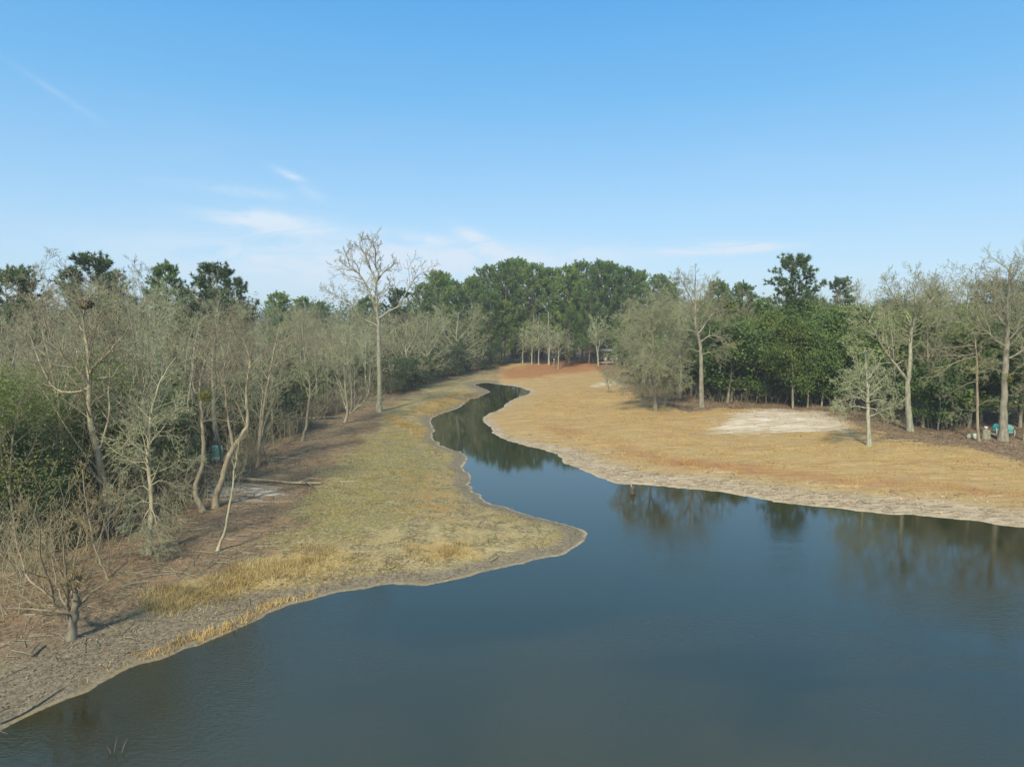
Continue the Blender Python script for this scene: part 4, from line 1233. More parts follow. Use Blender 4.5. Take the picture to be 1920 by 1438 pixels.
fill(vpts, [SHR[2]], 'shrub', 'shrub', [sw[2]], near_words_left, 'vine covered shrubs at the frame side of the left wood', (7, 10))
creek = [flat(px, py, 0.5) for px, py in ((738, 738), (752, 733), (768, 727), (785, 720), (803, 715), (822, 709), (840, 706), (858, 703), (876, 700), (893, 697), (908, 694), (922, 690), (745, 724), (775, 714), (808, 705), (835, 699), (865, 694), (890, 690), (912, 686), (928, 683))]
fill([(x, y, 2.0) for x, y in creek], SHR[:2], 'shrub', 'shrub', sw, near_words_left, 'evergreen shrubs at the head of the creek', (5.0, 8.0))
fill([(x, y, 2.0) for x, y in scatter(26, lambda r: (r.uniform(-30, 70), r.uniform(186, 204)), 4.0)], SHR[:2], 'shrub', 'shrub', sw, lambda px, d: 'under the far pines ' + ('by the creek head' if px < 960 else 'behind the tan trees' if px < 1060 else 'behind the pavilion' if px < 1190 else 'behind the round oak'), 'shrubs under the far pine stand', (4.0, 8.0))


def near_words_right(px, d):
    z = ('behind the round oak' if px < 1275 else 'behind the big arching oak' if px < 1370 else 'facing the sand patch' if px < 1540 else
         'behind the small bushy tree' if px < 1670 else 'behind the split trunked tree' if px < 1770 else 'behind the massive grey tree')
    return (', front row, ' if d < 5 else ', middle rows, ' if d < 12 else ', back rows, ') + z


ew = ['dark broad evergreen', 'rounded deep green evergreen', 'yellow green evergreen', 'thin dark evergreen']
# hand placed front row by the sand patch
for i, (bx, by, k, h, lab) in enumerate((
        (1372, 752, 1, 10.0, 'deep green evergreen with a pale bent trunk at the near end of the sand patch'), (1400, 748, 0, 10.5, 'dark evergreen just behind the pale bent trunk'),
        (1437, 756, 3, 9.5, 'low branched evergreen above the middle of the sand patch'), (1487, 766, 2, 11.5, 'bright yellow green evergreen, tallest in the row along the sand patch'),
        (1514, 764, 1, 9.5, 'evergreen with twin pale stems next to the bright yellow green one'), (1452, 748, 2, 12.0, 'yellow tipped evergreen between the bright one and the dark ones'),
        (1540, 762, 3, 8.0, 'low dark evergreen at the far end of the sand patch'), (1575, 760, 0, 10.5, 'dark evergreen straight behind the small bushy tree'),
        (1740, 800, 3, 6.5, 'small flat topped evergreen beside the split trunked tree'), (1758, 806, 3, 7.0, 'thin trunked small evergreen close to the slender pale tree'),
        (1345, 745, 0, 9.0, 'dark green evergreen half hidden behind the big arching oak'))):
    H, pr = EVG[k]
    p = ground(bx, by)
    s = 1.12 * h / H
    place(pr, 'evergreen_tree', p - Vector((0, 0, 0.05)), lab, 'tree', 'evergreen trees along the sand patch', rng.uniform(0, 6), (s * 0.86, s * 0.86, s))
fill(scatter(46, wood_region(WR, 2.5, 17), 3.3), EVG, 'evergreen_tree', 'tree', ew, near_words_right, 'evergreen trees of the right wood', (9.5, 12.5), hgain=0.14)
fill(scatter(24, wood_region(WR, 14, 30), 4.8), EVG, 'evergreen_tree', 'tree', ew, near_words_right, 'evergreen trees of the right wood', (13.5, 16.5))
fill(clear(scatter(9, lambda r: (lambda p: p if p and px_of(p[0], p[1], 3)[0] > 1640 else None)(wood_region(WR, 1.5, 12)(r)), 3.0)), BT, 'bare_tree', 'tree', bw, near_words_right, 'leafless trees of the right wood', (13.5, 16.5))
fill([p for p in clear(scatter(22, wood_region(WR, 1.0, 9), 4.2)) if not 1340 < px_of(p[0], p[1], 3)[0] < 1590], BT, 'bare_tree', 'tree', bw, near_words_right, 'leafless trees of the right wood', (10, 13))
fill(scatter(20, wood_region(WR, 9, 26), 5.0), BT, 'bare_tree', 'tree', bw, near_words_right, 'leafless trees of the right wood', (12.5, 15.5))

# pines: the stand at the head of the creek
pw = ['broad round headed pine', 'slim pine', 'full crowned pine', 'flat topped dark pine']
stand = [(795, 0, 150, 19.5), (822, 0, 156, 21.0), (850, 0, 164, 20.5), (838, 0, 176, 22.0), (893, 0, 170, 22.0), (918, 0, 180, 24.2), (946, 0, 174, 24.8), (972, 0, 182, 26.2), (1003, 0, 174, 24.6),
         (1034, 0, 180, 24.8), (1062, 0, 172, 23.6), (1092, 0, 182, 25.6), (1122, 0, 174, 25.4), (1146, 0, 184, 26.2), (1176, 0, 176, 23.8), (1204, 0, 182, 23.2), (1232, 0, 176, 21.2), (1262, 0, 186, 21.0),
         (890, 0, 186, 23.0), (960, 0, 196, 26.4), (1018, 0, 196, 25.6), (1078, 0, 198, 25.4), (1132, 0, 200, 27.4), (1190, 0, 196, 24.4), (1245, 0, 200, 22.6), (915, 0, 165, 18.5), (1105, 0, 167, 17.5), (1066, 0, 165, 14.0), (940, 0, 168, 15.5)]
for i, (px, _, Yd, h) in enumerate(stand):
    x = at(px, 600, Yd).x
    k = rng.randrange(3)
    H, pr = PINE[k]
    where = ('beyond the left wood' if px < 880 else 'at the creek head' if px < 960 else 'behind the tan trees' if px < 1060 else 'above the red ground' if px < 1130 else 'behind the pavilion' if px < 1190 else 'behind the round oak')
    row = 'front row' if Yd < 170 else 'middle row' if Yd < 183 else 'back row'
    s = h * rng.uniform(0.93, 1.05) / H
    place(pr, 'pine_tree', (x, Yd, gz(x, Yd) - 0.1), f'{pw[k]} in the {row} {where}', 'tree', 'pines of the far stand', rng.uniform(0, 6), (s * 0.98, s * 0.98, s))
for px, top, Yd, k, sc, lab in ((160, 488, 78, 3, 1.0, 'flat topped dark pine rising above the nest tree'), (40, 512, 84, 3, 0.9, 'dark pine at the frame side above the left wood'), (2, 518, 80, 3, 1.0, 'pine cut by the frame side of the left wood'),
                                (312, 500, 88, 1, 0.8, 'round topped pine veiled by bare twigs above the left wood'), (395, 505, 86, 3, 1.1, 'wide dark pine above the forked tree'), (440, 530, 100, 3, 1.0, 'lower dark pine next to the wide dark pine'),
                                (205, 520, 84, 3, 0.9, 'ragged pine beside the flat topped dark pine'), (520, 552, 130, 1, 1.0, 'far pine showing past the left wood above the snapped clump'), (570, 560, 150, 0, 1.0, 'far pine showing above the thin dark stemmed tree'),
                                (600, 568, 160, 1, 1.0, 'far low pine between the thin tree and the fan of stems'), (690, 560, 140, 1, 1.0, 'pine top behind the trunk of the tallest leafless tree'), (745, 548, 130, 3, 1.0, 'pine top under the long limb of the tallest leafless tree'),
                                (1497, 488, 105, 3, 1.0, 'lone tall pine with a spreading flat crown above the evergreens'), (1392, 535, 110, 1, 0.9, 'pointed pine behind the big arching oak'), (1575, 530, 112, 3, 0.8, 'ragged low pine next to the lone tall pine'),
                                (1345, 530, 112, 1, 0.8, 'pine top tangled in the crown of the big arching oak'), (1750, 545, 100, 1, 1.0, 'pine top behind the split trunked tree'), (1860, 535, 96, 3, 1.1, 'dark pine behind the massive grey tree')):
    H, pr = PINE[k]
    tp = at(px, top, Yd)
    z0 = gz(tp.x, Yd)
    s = (tp.z - z0) / H
    place(pr, 'pine_tree', (tp.x, Yd, z0 - 0.1), lab, 'tree', None, rng.uniform(0, 6), (s * sc, s * sc, s))

# ------------------------------------------------------------------ brush, grass, litter and the far treeline
rs = np.random.RandomState(3)


def brush(name, poly, lo, hi, n, hmin, hmax, mat, label, ymax=150):
    P = np.array(poly)
    x = rs.uniform(P[:, 0].min(), P[:, 0].max(), n * 8)
    y = rs.uniform(18, ymax, n * 8)
    keep = np.abs(x / y) < 0.8
    x, y = x[keep], y[keep]
    d = poly_sd(x, y, poly)
    dens = fbm(x, y, 0.3, 31)
    pxx = 960 + FPX * x / (y * math.cos(PITCH) + 11 * math.sin(PITCH))
    clear_ = ~(((pxx > 388) & (pxx < 428) & (y < 58) & (y > 44)) | ((pxx > 1800) & (y < 80)))
    keep = clear_ & (d > lo) & (d < hi) & (dens + rs.uniform(-0.2, 0.2, len(x)) > 0.45)
    x, y = x[keep][:n], y[keep][:n]
    z = height(x, y)
    t = Tubes()
    r = random.Random(9)
    for a, c, e in zip(x, y, z):
        h = r.uniform(hmin, hmax)
        p = Vector((a, c, e - 0.05))
        dd = Vector((r.gauss(0, 0.3), r.gauss(0, 0.3), 1)).normalized()
        m1 = p + dd * h * 0.5
        d2 = (dd + rvec(r) * 0.25).normalized()
        tip = m1 + d2 * h * 0.5
        t.add([p, m1, tip], [0.022, 0.016, 0.008], 3)
        for s in range(6):
            f = r.uniform(0.25, 1)
            q0 = p.lerp(m1, f * 2) if f < 0.5 else m1.lerp(tip, f * 2 - 1)
            d3 = (dd + rvec(r) * 0.7).normalized()
            q1 = q0 + d3 * h * r.uniform(0.2, 0.45)
            t.add([q0, q1], [0.013, 0.006], 3)
    o = obj(name, t.mesh(name), M[mat])
    tag(o, label, None, None, 'stuff')


brush('undergrowth', WL, -0.6, 18, 9500, 0.9, 3.6, 'twig_brown', 'tangled grey brown brush under the left wood', 130)
brush('undergrowth', WR, -0.5, 14, 3500, 0.8, 2.4, 'twig_brown', 'low brown brush under the right wood', 120)


def sprinkle(n, box, test):
    x = rs.uniform(box[0], box[1], n)
    y = rs.uniform(box[2], box[3], n)
    w = test(x, y)
    k = rs.uniform(0, 1, n) < w
    return x[k], y[k]


def grass(name, n, box, test, hl, wd, mat, label, per=7, rad=0.12, lean=0.45):
    x, y = sprinkle(n, box, test)
    x = np.repeat(x, per) + rs.normal(0, rad, len(x) * per)
    y = np.repeat(y, per) + rs.normal(0, rad, len(y) * per)
    z = height(x, y) - 0.02
    d = rs.normal(0, lean, (len(x), 3))
    d[:, 2] = 1
    d /= np.linalg.norm(d, axis=1, keepdims=True)
    o = obj(name, blades(name, np.stack([x, y, z], 1), d, rs.uniform(hl[0], hl[1], len(x)), rs.uniform(wd * 0.6, wd * 1.3, len(x)), rs), M[mat])
    tag(o, label, None, None, 'stuff')


grass('straw_grass', 90000, (-24, 5, 22, 110), lambda x, y: layers(x, y) * smooth(fbm(x, y, 0.9, 41), 0.35, 0.65), (0.12, 0.42), 0.035, 'straw', 'tall dry golden grass in clumps along the left bank', 8, 0.15, 0.5)
grass('bank_grass', 60000, (-22, 8, 24, 100), lambda x, y: (shore(x, y) > 1.2) * (1 - mask(x, y, LAWN, 0.5, 0.1)) * (1 - 0.85 * mask(x, y, WOOD_L, 3, 2)) * smooth(fbm(x, y, 0.7, 42), 0.38, 0.62) * 0.8,
      (0.05, 0.16), 0.04, 'bankgrass', 'short olive and tan grass on the left bank', 5, 0.10, 0.7)
grass('lawn_grass', 110000, (-5, 60, 36, 110), lambda x, y: (shore(x, y) > 4.5) * mask(x, y, LAWN, 0.5, 0.1) * (1 - mask(x, y, WOOD_R, 1, 1)) * (1 - mask(x, y, SAND, 1, 1)) * smooth(fbm(x, y, 0.8, 43), 0.4, 0.7) * 0.7,
      (0.06, 0.18), 0.05, 'lawngrass', 'short golden winter grass of the lawn', 4, 0.12, 0.8)
grass('edge_grass', 8000, (-20, -6, 20, 32), lambda x, y: smooth(shore(x, y), 0.1, 0.3) * (1 - smooth(shore(x, y), 0.45, 0.8)) * smooth(x, -14.5, -12.5) * (1 - smooth(x, -9.5, -8.0)), (0.12, 0.35), 0.035, 'straw',
      'narrow fringe of yellow grass at the water line', 6, 0.06, 0.5)


def leaves(name, n, box, test, size, mat, label):
    x, y = sprinkle(n, box, test)
    z = height(x, y) + 0.03
    N_ = rs.normal(0, 0.45, (len(x), 3))
    N_[:, 2] = 1
    V, Qd = leaf_quads(np.stack([x, y, z], 1), N_, rs.uniform(size * 0.6, size * 1.5, len(x)), rs)
    tag(obj(name, raw_mesh(name, V, quads=Qd), M[mat]), label, None, None, 'stuff')


leaves('leaf_litter', 150000, (-40, -4, 19, 75), lambda x, y: np.clip(mask(x, y, WOOD_L, 3, 2) * 0.6 + (1 - smooth(shore(x, y), 2.2, 4.5)) * (shore(x, y) > 0.4) * (y < 34) * (x < 0) * 0.7, 0, 1), 0.075, 'litter', 'brown and grey fallen leaves on the left bank')
leaves('shore_debris', 34000, (-3, 60, 34, 62), lambda x, y: (shore(x, y) > 0.5) * (1 - smooth(shore(x, y), 4, 6.5)) * mask(x, y, LAWN, 0.5, 0.1) * smooth(fbm(x, y, 1.0, 44), 0.35, 0.6), 0.10, 'debris', 'flakes of dried mud and twigs on the bare shore')
leaves('leaf_litter', 50000, (10, 75, 52, 110), lambda x, y: mask(x, y, WOOD_R, 2, 2) * 0.6, 0.16, 'litter', 'brown fallen leaves under the right wood')

def sticks(name, n, box, test, label, mat, lmax=1.2):
    x, y = sprinkle(n, box, test)
    z = height(x, y)
    t = Tubes()
    r = random.Random(12)
    for a, c, e in zip(x, y, z):
        an, L = r.uniform(0, 6.28), r.uniform(0.25, lmax)
        p = Vector((a, c, e + 0.03))
        q1 = p + Vector((math.cos(an) * L, math.sin(an) * L, r.uniform(0, 0.08)))
        m1 = p.lerp(q1, 0.5) + Vector((r.gauss(0, 0.05), r.gauss(0, 0.05), 0.03))
        t.add([p, m1, q1], [0.018, 0.015, 0.006], 4)
    tag(obj(name, t.mesh(name), M[mat]), label, None, None, 'stuff')


sticks('twig_litter', 9000, (-24, 60, 19, 70), lambda x, y: ((shore(x, y) > 0.15) & (shore(x, y) < 5)) * 0.25, 'twigs and sticks strewn along both muddy shores', 'bark_dark')
sticks('twig_litter', 5000, (-30, -8, 22, 80), lambda x, y: mask(x, y, WOOD_L, 2, 2) * 0.35, 'fallen twigs on the leaf litter of the left wood', 'bark_grey', 1.8)

leaves('leaf_litter', 60000, (4, 62, 44, 110), lambda x, y: mask(x, y, LAWN, 0.5, 0.1) * (shore(x, y) > 5) * np.clip(0.10 + 0.5 * smooth(poly_sd(x, y, WOOD_R), -7, 0), 0, 1) * smooth(fbm(x, y, 0.5, 47), 0.35, 0.65), 0.13, 'litter', 'scattered brown leaves on the lawn')

# far woods closing the horizon
def far_woods():
    n = 1150
    ang = rs.uniform(-0.80, 0.80, n)
    dist = rs.uniform(205, 420, n) ** 1.0
    x, y = np.tan(ang) * dist, dist
    h = rs.uniform(14, 18.5, n) + 4 * vnoise(x, y, 0.02, 51)
    r = random.Random(4)
    B, D, S = [], [], []
    for a, c, e in zip(x, y, h):
        k = 108
        v = rs.normal(size=(k, 3))
        v /= np.linalg.norm(v, axis=1, keepdims=True)
        rad = r.uniform(2.8, 4.6)
        ctr = np.array([a, c, e * 0.52])
        B.append(ctr + v * np.array([rad, rad, e * 0.50]) * np.minimum(rs.uniform(0.6, 1.1, (k, 1)), 1.0))
        D.append(v + rs.normal(size=(k, 3)) * 0.5 + np.array([0, 0, 0.4]))
        S.append(rs.uniform(0.7, 1.3, k))
    V, Qd = leaf_quads(np.concatenate(B), np.concatenate(D), np.concatenate(S), rs)
    tag(obj('far_woods', raw_mesh('far_woods', V, quads=Qd), M['pine_dark']), 'distant dark woods closing the horizon', None, None, 'stuff')


far_woods()

# ------------------------------------------------------------------ small things
def box(V, Qd, c, s, rz=0.0, rx=0.0):
    o = len(V)
    cz, sz = math.cos(rz), math.sin(rz)
    cx, sx_ = math.cos(rx), math.sin(rx)
    for dz in (-1, 1):
        for dx, dy in ((-1, -1), (1, -1), (1, 1), (-1, 1)):
            x, y, z = dx * s[0] / 2, dy * s[1] / 2, dz * s[2] / 2
            y, z = y * cx - z * sx_, y * sx_ + z * cx
            V.append((c[0] + x * cz - y * sz, c[1] + x * sz + y * cz, c[2] + z))
    for f in ((3, 2, 1, 0), (4, 5, 6, 7), (0, 1, 5, 4), (1, 2, 6, 5), (2, 3, 7, 6), (3, 0, 4, 7)):
        Qd.append(tuple(o + i for i in f))


def box_obj(name, c, s, mat, parent, rz=0.0, rx=0.0):
    V, Qd = [], []
    box(V, Qd, c, s, rz, rx)
    me = raw_mesh(name, V, quads=Qd)
    o = obj(name, me, mat, parent)
    b = o.modifiers.new('edge', 'BEVEL')
    b.width = min(s) * 0.15
    b.segments = 1
    return o


def lathe(name, prof, n, mat, parent, loc=(0, 0, 0), jit=0.0, seed=0):
    rr = np.random.RandomState(seed)
    V, Qd, T = [], [], []
    for rad, z in prof:
        for k in range(n):
            a = 2 * math.pi * k / n
            j = 1 + rr.normal() * jit
            V.append((loc[0] + rad * j * math.cos(a), loc[1] + rad * j * math.sin(a), loc[2] + z + rr.normal() * jit * 0.1))
    for i in range(len(prof) - 1):
        for k in range(n):
            k2 = (k + 1) % n
            Qd.append((i * n + k, i * n + k2, (i + 1) * n + k2, (i + 1) * n + k))
    for i, flip in ((0, True), (len(prof) - 1, False)):
        V.append((loc[0], loc[1], loc[2] + prof[i][1]))
        c = len(V) - 1
        for k in range(n):
            T.append((c, i * n + (k + 1) % n, i * n + k) if flip else (c, i * n + k, i * n + (k + 1) % n))
    return obj(name, raw_mesh(name, V, quads=Qd, tris=T), mat, parent, True)


M['wood'] = plain('weathered_wood', (0.26, 0.20, 0.13), (0.42, 0.34, 0.24), 5)
M['wood_dark'] = plain('dark_wood', (0.06, 0.05, 0.04), (0.13, 0.11, 0.08), 5)
M['tin'] = plain('roof_tin', (0.30, 0.32, 0.34), (0.42, 0.44, 0.46), 2, 0.45)
M['white'] = plain('white_plastic', (0.68, 0.68, 0.66), (0.82, 0.82, 0.80), 6, 0.5)
M['teal'] = plain('teal_paint', (0.02, 0.30, 0.31), (0.06, 0.42, 0.42), 5, 0.5)
M['teal_pale'] = plain('faded_teal_plastic', (0.10, 0.34, 0.30), (0.24, 0.50, 0.45), 5, 0.55)
M['stone'] = plain('lichen_stone', (0.26, 0.28, 0.20), (0.46, 0.48, 0.37), 5, 0.9)
M['moss'] = plain('mossy_wood', (0.12, 0.13, 0.075), (0.27, 0.26, 0.17), 6, 0.9)
M['metal'] = plain('grey_metal', (0.20, 0.21, 0.21), (0.36, 0.37, 0.37), 5, 0.5)


def pavilion():
    p = ground(1142, 683)
    W, D, Hh = 6.6, 4.2, 3.1
    e = empty('pavilion', (p.x + 0.5, p.y + D / 2, p.z), 'open sided pavilion with flat tin roof and wooden deck at the far lawn end', 'pavilion')
    nb = 12
    for k in range(nb):
        box_obj('deck_board', (0, -D / 2 + D * (k + 0.5) / nb, 0.50), (W, D / nb - 0.02, 0.07), M['wood'], e)
    for s in (-1, 1):
        box_obj('deck_beam', (0, s * (D / 2 - 0.1), 0.33), (W - 0.1, 0.12, 0.25), M['wood'], e)
    for sx in (-1, -0.33, 0.33, 1):
        for sy in (-1, 1):
            box_obj('post', (sx * (W / 2 - 0.15), sy * (D / 2 - 0.25), Hh / 2), (0.17, 0.17, Hh + 0.2), M['wood'], e)
    for s in (-1, 1):
        box_obj('roof_beam', (0, s * (D / 2 - 0.25), Hh + 0.14 + s * 0.1), (W + 0.3, 0.14, 0.2), M['wood'], e)
    for k in range(8):
        box_obj('roof_panel', (-W / 2 - 0.2 + (W + 0.4) * (k + 0.5) / 8, 0, Hh + 0.34), ((W + 0.4) / 8 - 0.02, D + 0.9, 0.06), M['tin'], e, 0, 0.055)
    box_obj('rail', (-W / 2 + 1.2, -D / 2 + 0.25, 1.35), (1.9, 0.06, 0.1), M['wood'], e)
    # a table and two chairs under the roof
    t = empty('patio_table', (p.x + 0.9, p.y + 1.3, p.z + 0.535), 'white round table on the pavilion deck', 'table')
    lathe('table_top', [(0.02, 0.70), (0.62, 0.70), (0.64, 0.73), (0.62, 0.76), (0.02, 0.76)], 16, M['white'], t)
    lathe('pedestal', [(0.28, 0), (0.24, 0.05), (0.06, 0.12), (0.06, 0.70)], 10, M['white'], t)
    for sx, lab in ((-0.6, 'white chair on the pavilion deck, nearer the corner post'), (2.1, 'white chair on the pavilion deck, on the oak side of the table')):
        c = empty('patio_chair', (p.x + sx, p.y + 1.2, p.z + 0.535), lab, 'chair', 'chairs on the pavilion deck', 0.3 if sx < 0 else -0.3)
        box_obj('seat', (0, 0, 0.43), (0.5, 0.5, 0.05), M['white'], c)
        box_obj('backrest', (0, 0.26, 0.75), (0.5, 0.05, 0.6), M['white'], c, 0, 0.12)
        for ax in (-1, 1):
            for ay in (-1, 1):
                box_obj('leg', (ax * 0.22, ay * 0.22, 0.2), (0.05, 0.05, 0.42), M['white'], c)


pavilion()


def shell_chair(loc, rz, label, w=0.62, h=1.0, mat='teal'):
    c = empty('lawn_chair', loc, label, 'chair', 'teal lawn chairs', rz)
    # rounded shell back made of fanned slats
    n = 7
    for k in range(n):
        a = (k - (n - 1) / 2) / ((n - 1) / 2)
        hh = h * 0.62 * math.sqrt(1 - 0.45 * a * a)
        o = box_obj('back_slat', (a * w * 0.42, 0.20 + 0.10 * abs(a) * -1, 0.42 + hh / 2), (w / n * 0.93, 0.03, hh), M[mat], c, 0, 0.22)
    lathe('seat', [(0.02, 0.40), (w * 0.46, 0.38), (w * 0.49, 0.41), (w * 0.46, 0.44), (0.02, 0.42)], 16, M[mat], c)
    for s in (-1, 1):
        t = Tubes()
        pts = crom([(s * w * 0.44, 0.30, 0.03), (s * w * 0.46, -0.28, 0.03), (s * w * 0.5, -0.34, 0.3), (s * w * 0.5, -0.28, 0.62), (s * w * 0.5, 0.18, 0.64)], 4)
        t.add([Vector(q) for q in pts], [0.022] * len(pts), 6)
        obj("leg", t.mesh("leg"), M["white"], c, True)
        box_obj('armrest', (s * w * 0.5, -0.05, 0.66), (0.07, 0.46, 0.03), M[mat], c)
    return c




p = ground(1868, 813)
shell_chair(p, 0.25, 'bright teal lawn chair partly behind the massive grey trunk, nearer the mossy stump', 0.72, 0.95)
p = ground(1891, 818)
shell_chair(p, -0.35, 'paler teal lawn chair on the frame side of the massive grey trunk', 0.80, 1.15, 'teal_pale')


def lattice_chair():
    p = ground(408, 866)
    c = empty('lawn_chair', p, 'faded teal lattice backed chair half hidden in the left wood near the forked tree', 'chair', None, 0.15)
    w, h = 0.72, 1.15
    for s in (-1, 1):
        box_obj('back_frame', (s * w / 2, 0.1, 0.45 + h * 0.36), (0.07, 0.05, h * 0.72), M['teal_pale'], c, 0, 0.1)
        box_obj('leg', (s * w * 0.44, -0.3, 0.21), (0.06, 0.06, 0.42), M['teal_pale'], c)
        box_obj('leg', (s * w * 0.44, 0.12, 0.21), (0.06, 0.06, 0.42), M['teal_pale'], c)
        box_obj('armrest', (s * w * 0.5, -0.1, 0.66), (0.09, 0.5, 0.04), M['teal_pale'], c)
    box_obj('back_rail', (0, 0.14, 0.45 + h * 0.72), (w, 0.05, 0.1), M['teal_pale'], c)
    for k in range(6):
        box_obj('back_slat', (-w / 2 + w * (k + 0.5) / 6, 0.09, 0.45 + h * 0.36), (0.055, 0.025, h * 0.70), M['teal_pale'], c, 0, 0.1)
    for k in range(4):
        box_obj('cross_slat', (0, 0.05, 0.55 + k * 0.2), (w, 0.025, 0.055), M['teal_pale'], c)
    box_obj('seat', (0, -0.1, 0.43), (w, 0.5, 0.05), M['teal_pale'], c)
    box_obj('apron', (0, -0.36, 0.33), (w, 0.03, 0.2), M['teal_pale'], c)


lattice_chair()


def lump(name, loc, size, mat, label, cat, seed, parent=None):
    rr = np.random.RandomState(seed)
    V, Qd, T = [], [], []
    n, m = 14, 8
    for i in range(m + 1):
        th = math.pi * i / m
        for k in range(n):
            ph = 2 * math.pi * k / n
            v = np.array([math.sin(th) * math.cos(ph), math.sin(th) * math.sin(ph), math.cos(th)])
            v = np.sign(v) * np.abs(v) ** 0.75
            f = 1 + 0.16 * math.sin(3 * ph + seed) * math.sin(2 * th) + rr.normal() * 0.035 * math.sin(th)
            V.append(tuple(v * f * np.array(size) * 0.5 + np.array([0, 0, size[2] * 0.38])))
    for i in range(m):
        for k in range(n):
            k2 = (k + 1) % n
            Qd.append((i * n + k, (i + 1) * n + k, (i + 1) * n + k2, i * n + k2))
    o = obj(name, raw_mesh(name, V, quads=Qd), M[mat], parent, True)
    o.location = loc
    if label:
        tag(o, label, cat)
    return o


p = ground(1824, 822)
b_ = lump('boulder', p, (1.15, 0.6, 0.55), 'stone', 'pale lichen grey boulder lying at the foot of the slender pale tree', 'boulder', 2)
p = ground(1849, 823)
st = empty('tree_stump', p, 'mossy grey stump between the slender tree and the teal chairs', 'stump')
lathe('stem', [(0.52, -0.1), (0.42, 0.12), (0.36, 0.4), (0.34, 0.82)], 12, M['moss'], st, jit=0.05, seed=3)
lathe('cut_top', [(0.335, 0.815), (0.31, 0.85)], 12, M['wood'], st, jit=0.03, seed=4)
bk = empty('bucket', (p.x - 0.12, p.y - 0.05, p.z + 0.855), 'small white bucket sitting on the mossy stump', 'bucket')
lathe('pail', [(0.13, 0), (0.17, 0.30), (0.18, 0.31), (0.18, 0.33), (0.16, 0.33), (0.12, 0.03)], 14, M['white'], bk)
t = Tubes()
pts = [Vector((0.18 * math.cos(a), 0.02, 0.31 + 0.16 * math.sin(a))) for a in np.linspace(0, math.pi, 8)]
t.add(pts, [0.008] * 8, 5)
obj('handle', t.mesh('handle'), M['metal'], bk)

# white pail by the tan trees, pole against the slim tree
p = ground(1039, 682)
fd = empty('bucket', (p.x, p.y, p.z + 0.9), 'white bucket on a short post among the tan trees under the pines', 'bucket')
lathe('pail', [(0.18, 0), (0.24, 0.42), (0.26, 0.44), (0.25, 0.47), (0.02, 0.48)], 12, M['white'], fd)
po = empty('post', p, 'short wooden post carrying a white bucket under the pines', 'post')
lathe('stake', [(0.10, -0.2), (0.09, 0.88), (0.05, 0.895)], 8, M['wood'], po)
p1 = ground(1053, 692)
p0 = at(1047, 680, p1.y)
t = Tubes()
t.add([p1 - Vector((0, 0, 0.1)), p1.lerp(p0, 0.5) + Vector((0.02, 0, 0)), p0], [0.07, 0.06, 0.05], 7)
tag(obj('pole', t.mesh('pole'), M['wood'], None, True), 'pale pole propped against the slim tree at the far lawn end', 'pole')


def log(name, pix, rads, mat, label, cat='log', lift=0.1, side=()):
    pts = [ground(*q) + Vector((0, 0, lift)) for q in pix]
    o0 = pts[0].copy()
    sm = [Vector(v) - o0 for v in crom([tuple(v) for v in pts], 4)]
    n = len(sm)
    rr = [rads[0] + (rads[1] - rads[0]) * i / (n - 1) for i in range(n)]
    e = empty(name, o0, label, cat)
    t = Tubes()
    t.add(sm, rr, 8)
    obj('stem', t.mesh('stem'), M[mat], e, True)
    for q in side:
        t = Tubes()
        a = [ground(*v) + Vector((0, 0, lift + 0.05 + 0.15 * i)) - o0 for i, v in enumerate(q)]
        t.add(a, [rads[1] * 0.8 * (1 - 0.25 * i) for i in range(len(a))], 5)
        obj('branch', t.mesh('branch'), M[mat], e, True)


log('fallen_log', [(422, 899), (472, 903), (511, 905), (550, 909), (603, 909)], (0.16, 0.06), 'bark_tan', 'long fallen log with pale broken end lying on the left bank grass', 'log', 0.14, [[(572, 909), (580, 916), (585, 925)], [(560, 909), (585, 906), (606, 911)]])
log('fallen_log', [(217, 1012), (238, 994), (260, 977)], (0.10, 0.08), 'bark_pale', 'short grey log leaning in the brush by the drooping tree', 'log', 0.45)
log('fallen_log', [(1560, 818), (1600, 824), (1660, 826), (1722, 826)], (0.07, 0.03), 'bark_pale', 'thin bleached pole lying along the lawn edge below the split trunked tree', 'log', 0.06)
log('fallen_branch', [(0, 1358), (50, 1335), (120, 1290)], (0.05, 0.02), 'bark_dark', 'dark wet branch lying along the muddy pond edge', 'branch', 0.05, [[(60, 1330), (80, 1325), (96, 1318)]])
log('fallen_branch', [(62, 1232), (72, 1222), (84, 1212)], (0.06, 0.04), 'bark_dark', 'short dark stick on the leaves near the squat many stemmed tree', 'branch', 0.05)
log('fallen_log', [(560, 788), (600, 786), (640, 784)], (0.2, 0.12), 'bark_dark', 'dark log on the leaves beside the fan of stems', 'log', 0.15)

# snag in the pond and twigs poking out of the water
x, y = flat(1186, 925, 0)
sn = empty('snag', (x, y, 0), 'small dark stump poking out of the pond near the right shore', 'snag')
lathe('stem', [(0.22, -0.6), (0.20, 0.05), (0.15, 0.32), (0.16, 0.44), (0.06, 0.56)], 9, M['wood_dark'], sn, jit=0.12, seed=7)
t = Tubes()
t.add([Vector((0.02, 0, 0.30)), Vector((-0.1, 0, 0.52)), Vector((-0.13, 0.02, 0.78))], [0.07, 0.06, 0.03], 6)
obj('broken_top', t.mesh('broken_top'), M['bark_tan'], sn, True)
t = Tubes()
x, y = flat(212, 1412, 0)
for dx, tip in ((0.0, (0.08, 0.1, 0.42)), (0.18, (0.34, 0.12, 0.34)), (-0.02, (-0.16, 0.0, 0.2))):
    t.add([Vector((dx, 0, -0.2)), Vector((dx + (tip[0] - dx) * 0.5, tip[1] * 0.5, tip[2] * 0.45)), Vector(tip)], [0.014, 0.012, 0.006], 5)
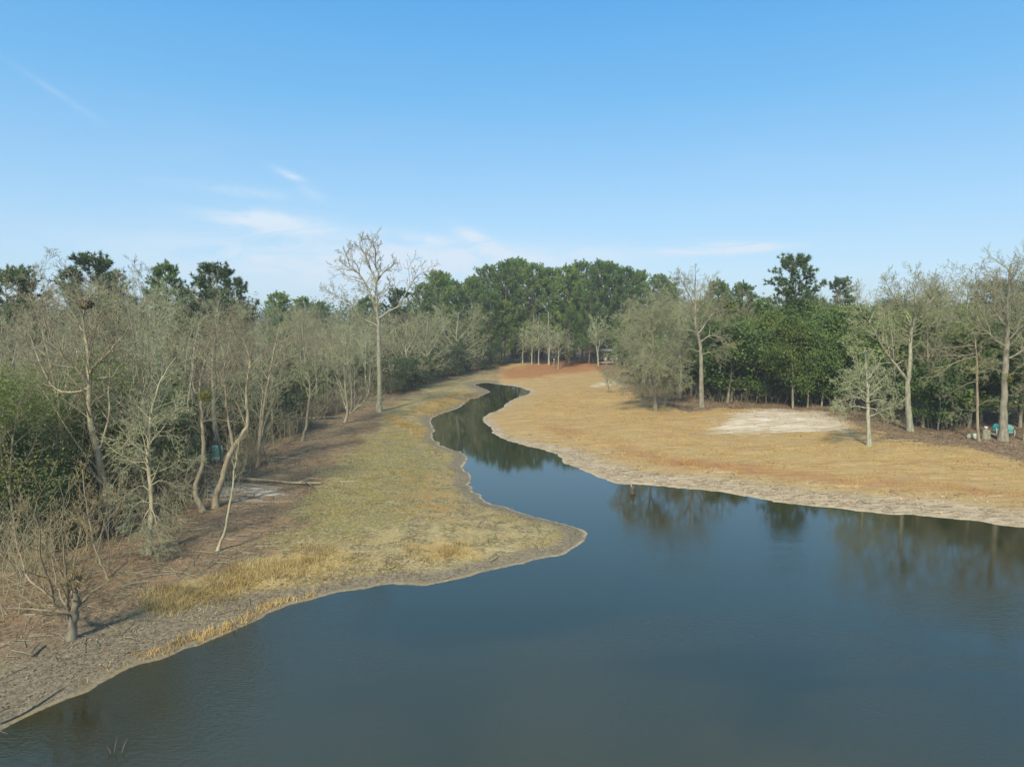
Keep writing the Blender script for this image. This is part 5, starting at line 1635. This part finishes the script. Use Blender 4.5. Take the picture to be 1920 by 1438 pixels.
tw_ = empty('drowned_twig', (x, y, 0), 'thin pale twigs sticking up from the water near the pond edge', 'twig')
obj('stem', t.mesh('stem'), M['bark_dark'], tw_)

# squirrel nest
c = at(161, 571, ground(205, 985).y)
k = 500
v = rs.normal(size=(k, 3))
v /= np.linalg.norm(v, axis=1, keepdims=True)
LV, LQ = leaf_quads(v * rs.uniform(0.3, 1, (k, 1)) * np.array([0.42, 0.42, 0.28]), v + rs.normal(size=(k, 3)) * 0.4, rs.uniform(0.10, 0.22, k), rs)
nst = obj('squirrel_nest', raw_mesh('squirrel_nest', LV, quads=LQ), M['nest'])
nst.location = c
tag(nst, 'dark leafy squirrel nest high in the broad tan limbed tree', 'nest')


# ------------------------------------------------------------------ thin winter haze
hz = bpy.data.materials.new('haze_air')
hz.use_nodes = True
hz.node_tree.nodes.clear()
hb = NB(hz.node_tree)
pv = hb.n('ShaderNodeVolumePrincipled', {'Color': (0.92, 0.96, 1.0, 1), 'Density': HAZE, 'Anisotropy': 0.2})
ho = hb.n('ShaderNodeOutputMaterial')
hz.node_tree.links.new(pv.outputs[0], ho.inputs['Volume'])
V, Qd = [], []
box(V, Qd, (0, 1100, 15), (4600, 4600, 36))
tag(obj('haze', raw_mesh('haze', V, quads=Qd), hz), 'faint winter haze in the air over the pond', None, None, 'stuff')

# ------------------------------------------------------------------ tell apart what would share a label
same = {}
for o in col.objects:
    if o.parent is None and o.get('label') and o.get('category'):
        same.setdefault(o['label'], []).append(o)
WORD = ['', 'one', 'two', 'three', 'four', 'five', 'six']
for lab, os_ in same.items():
    n = len(os_)
    if n < 2:
        continue
    os_.sort(key=lambda o: o.location.x / o.location.y)
    for i, o in enumerate(os_):
        if n == 2:
            o['label'] = lab + (', leftmost of two' if i == 0 else ', rightmost of two')
        elif i == 0 or i == n - 1:
            o['label'] = lab + f", {'leftmost' if i == 0 else 'rightmost'} of {WORD[min(n, 6)]}"
        else:
            o['label'] = lab + ', ' + ['', 'second', 'third', 'fourth', 'fifth'][min(i, 4)] + ' from the left'

for o in col.objects:
    if o.parent is None and o.get('label') and len(o['label'].split()) > 16:
        print('LONG', o.name, o['label'])
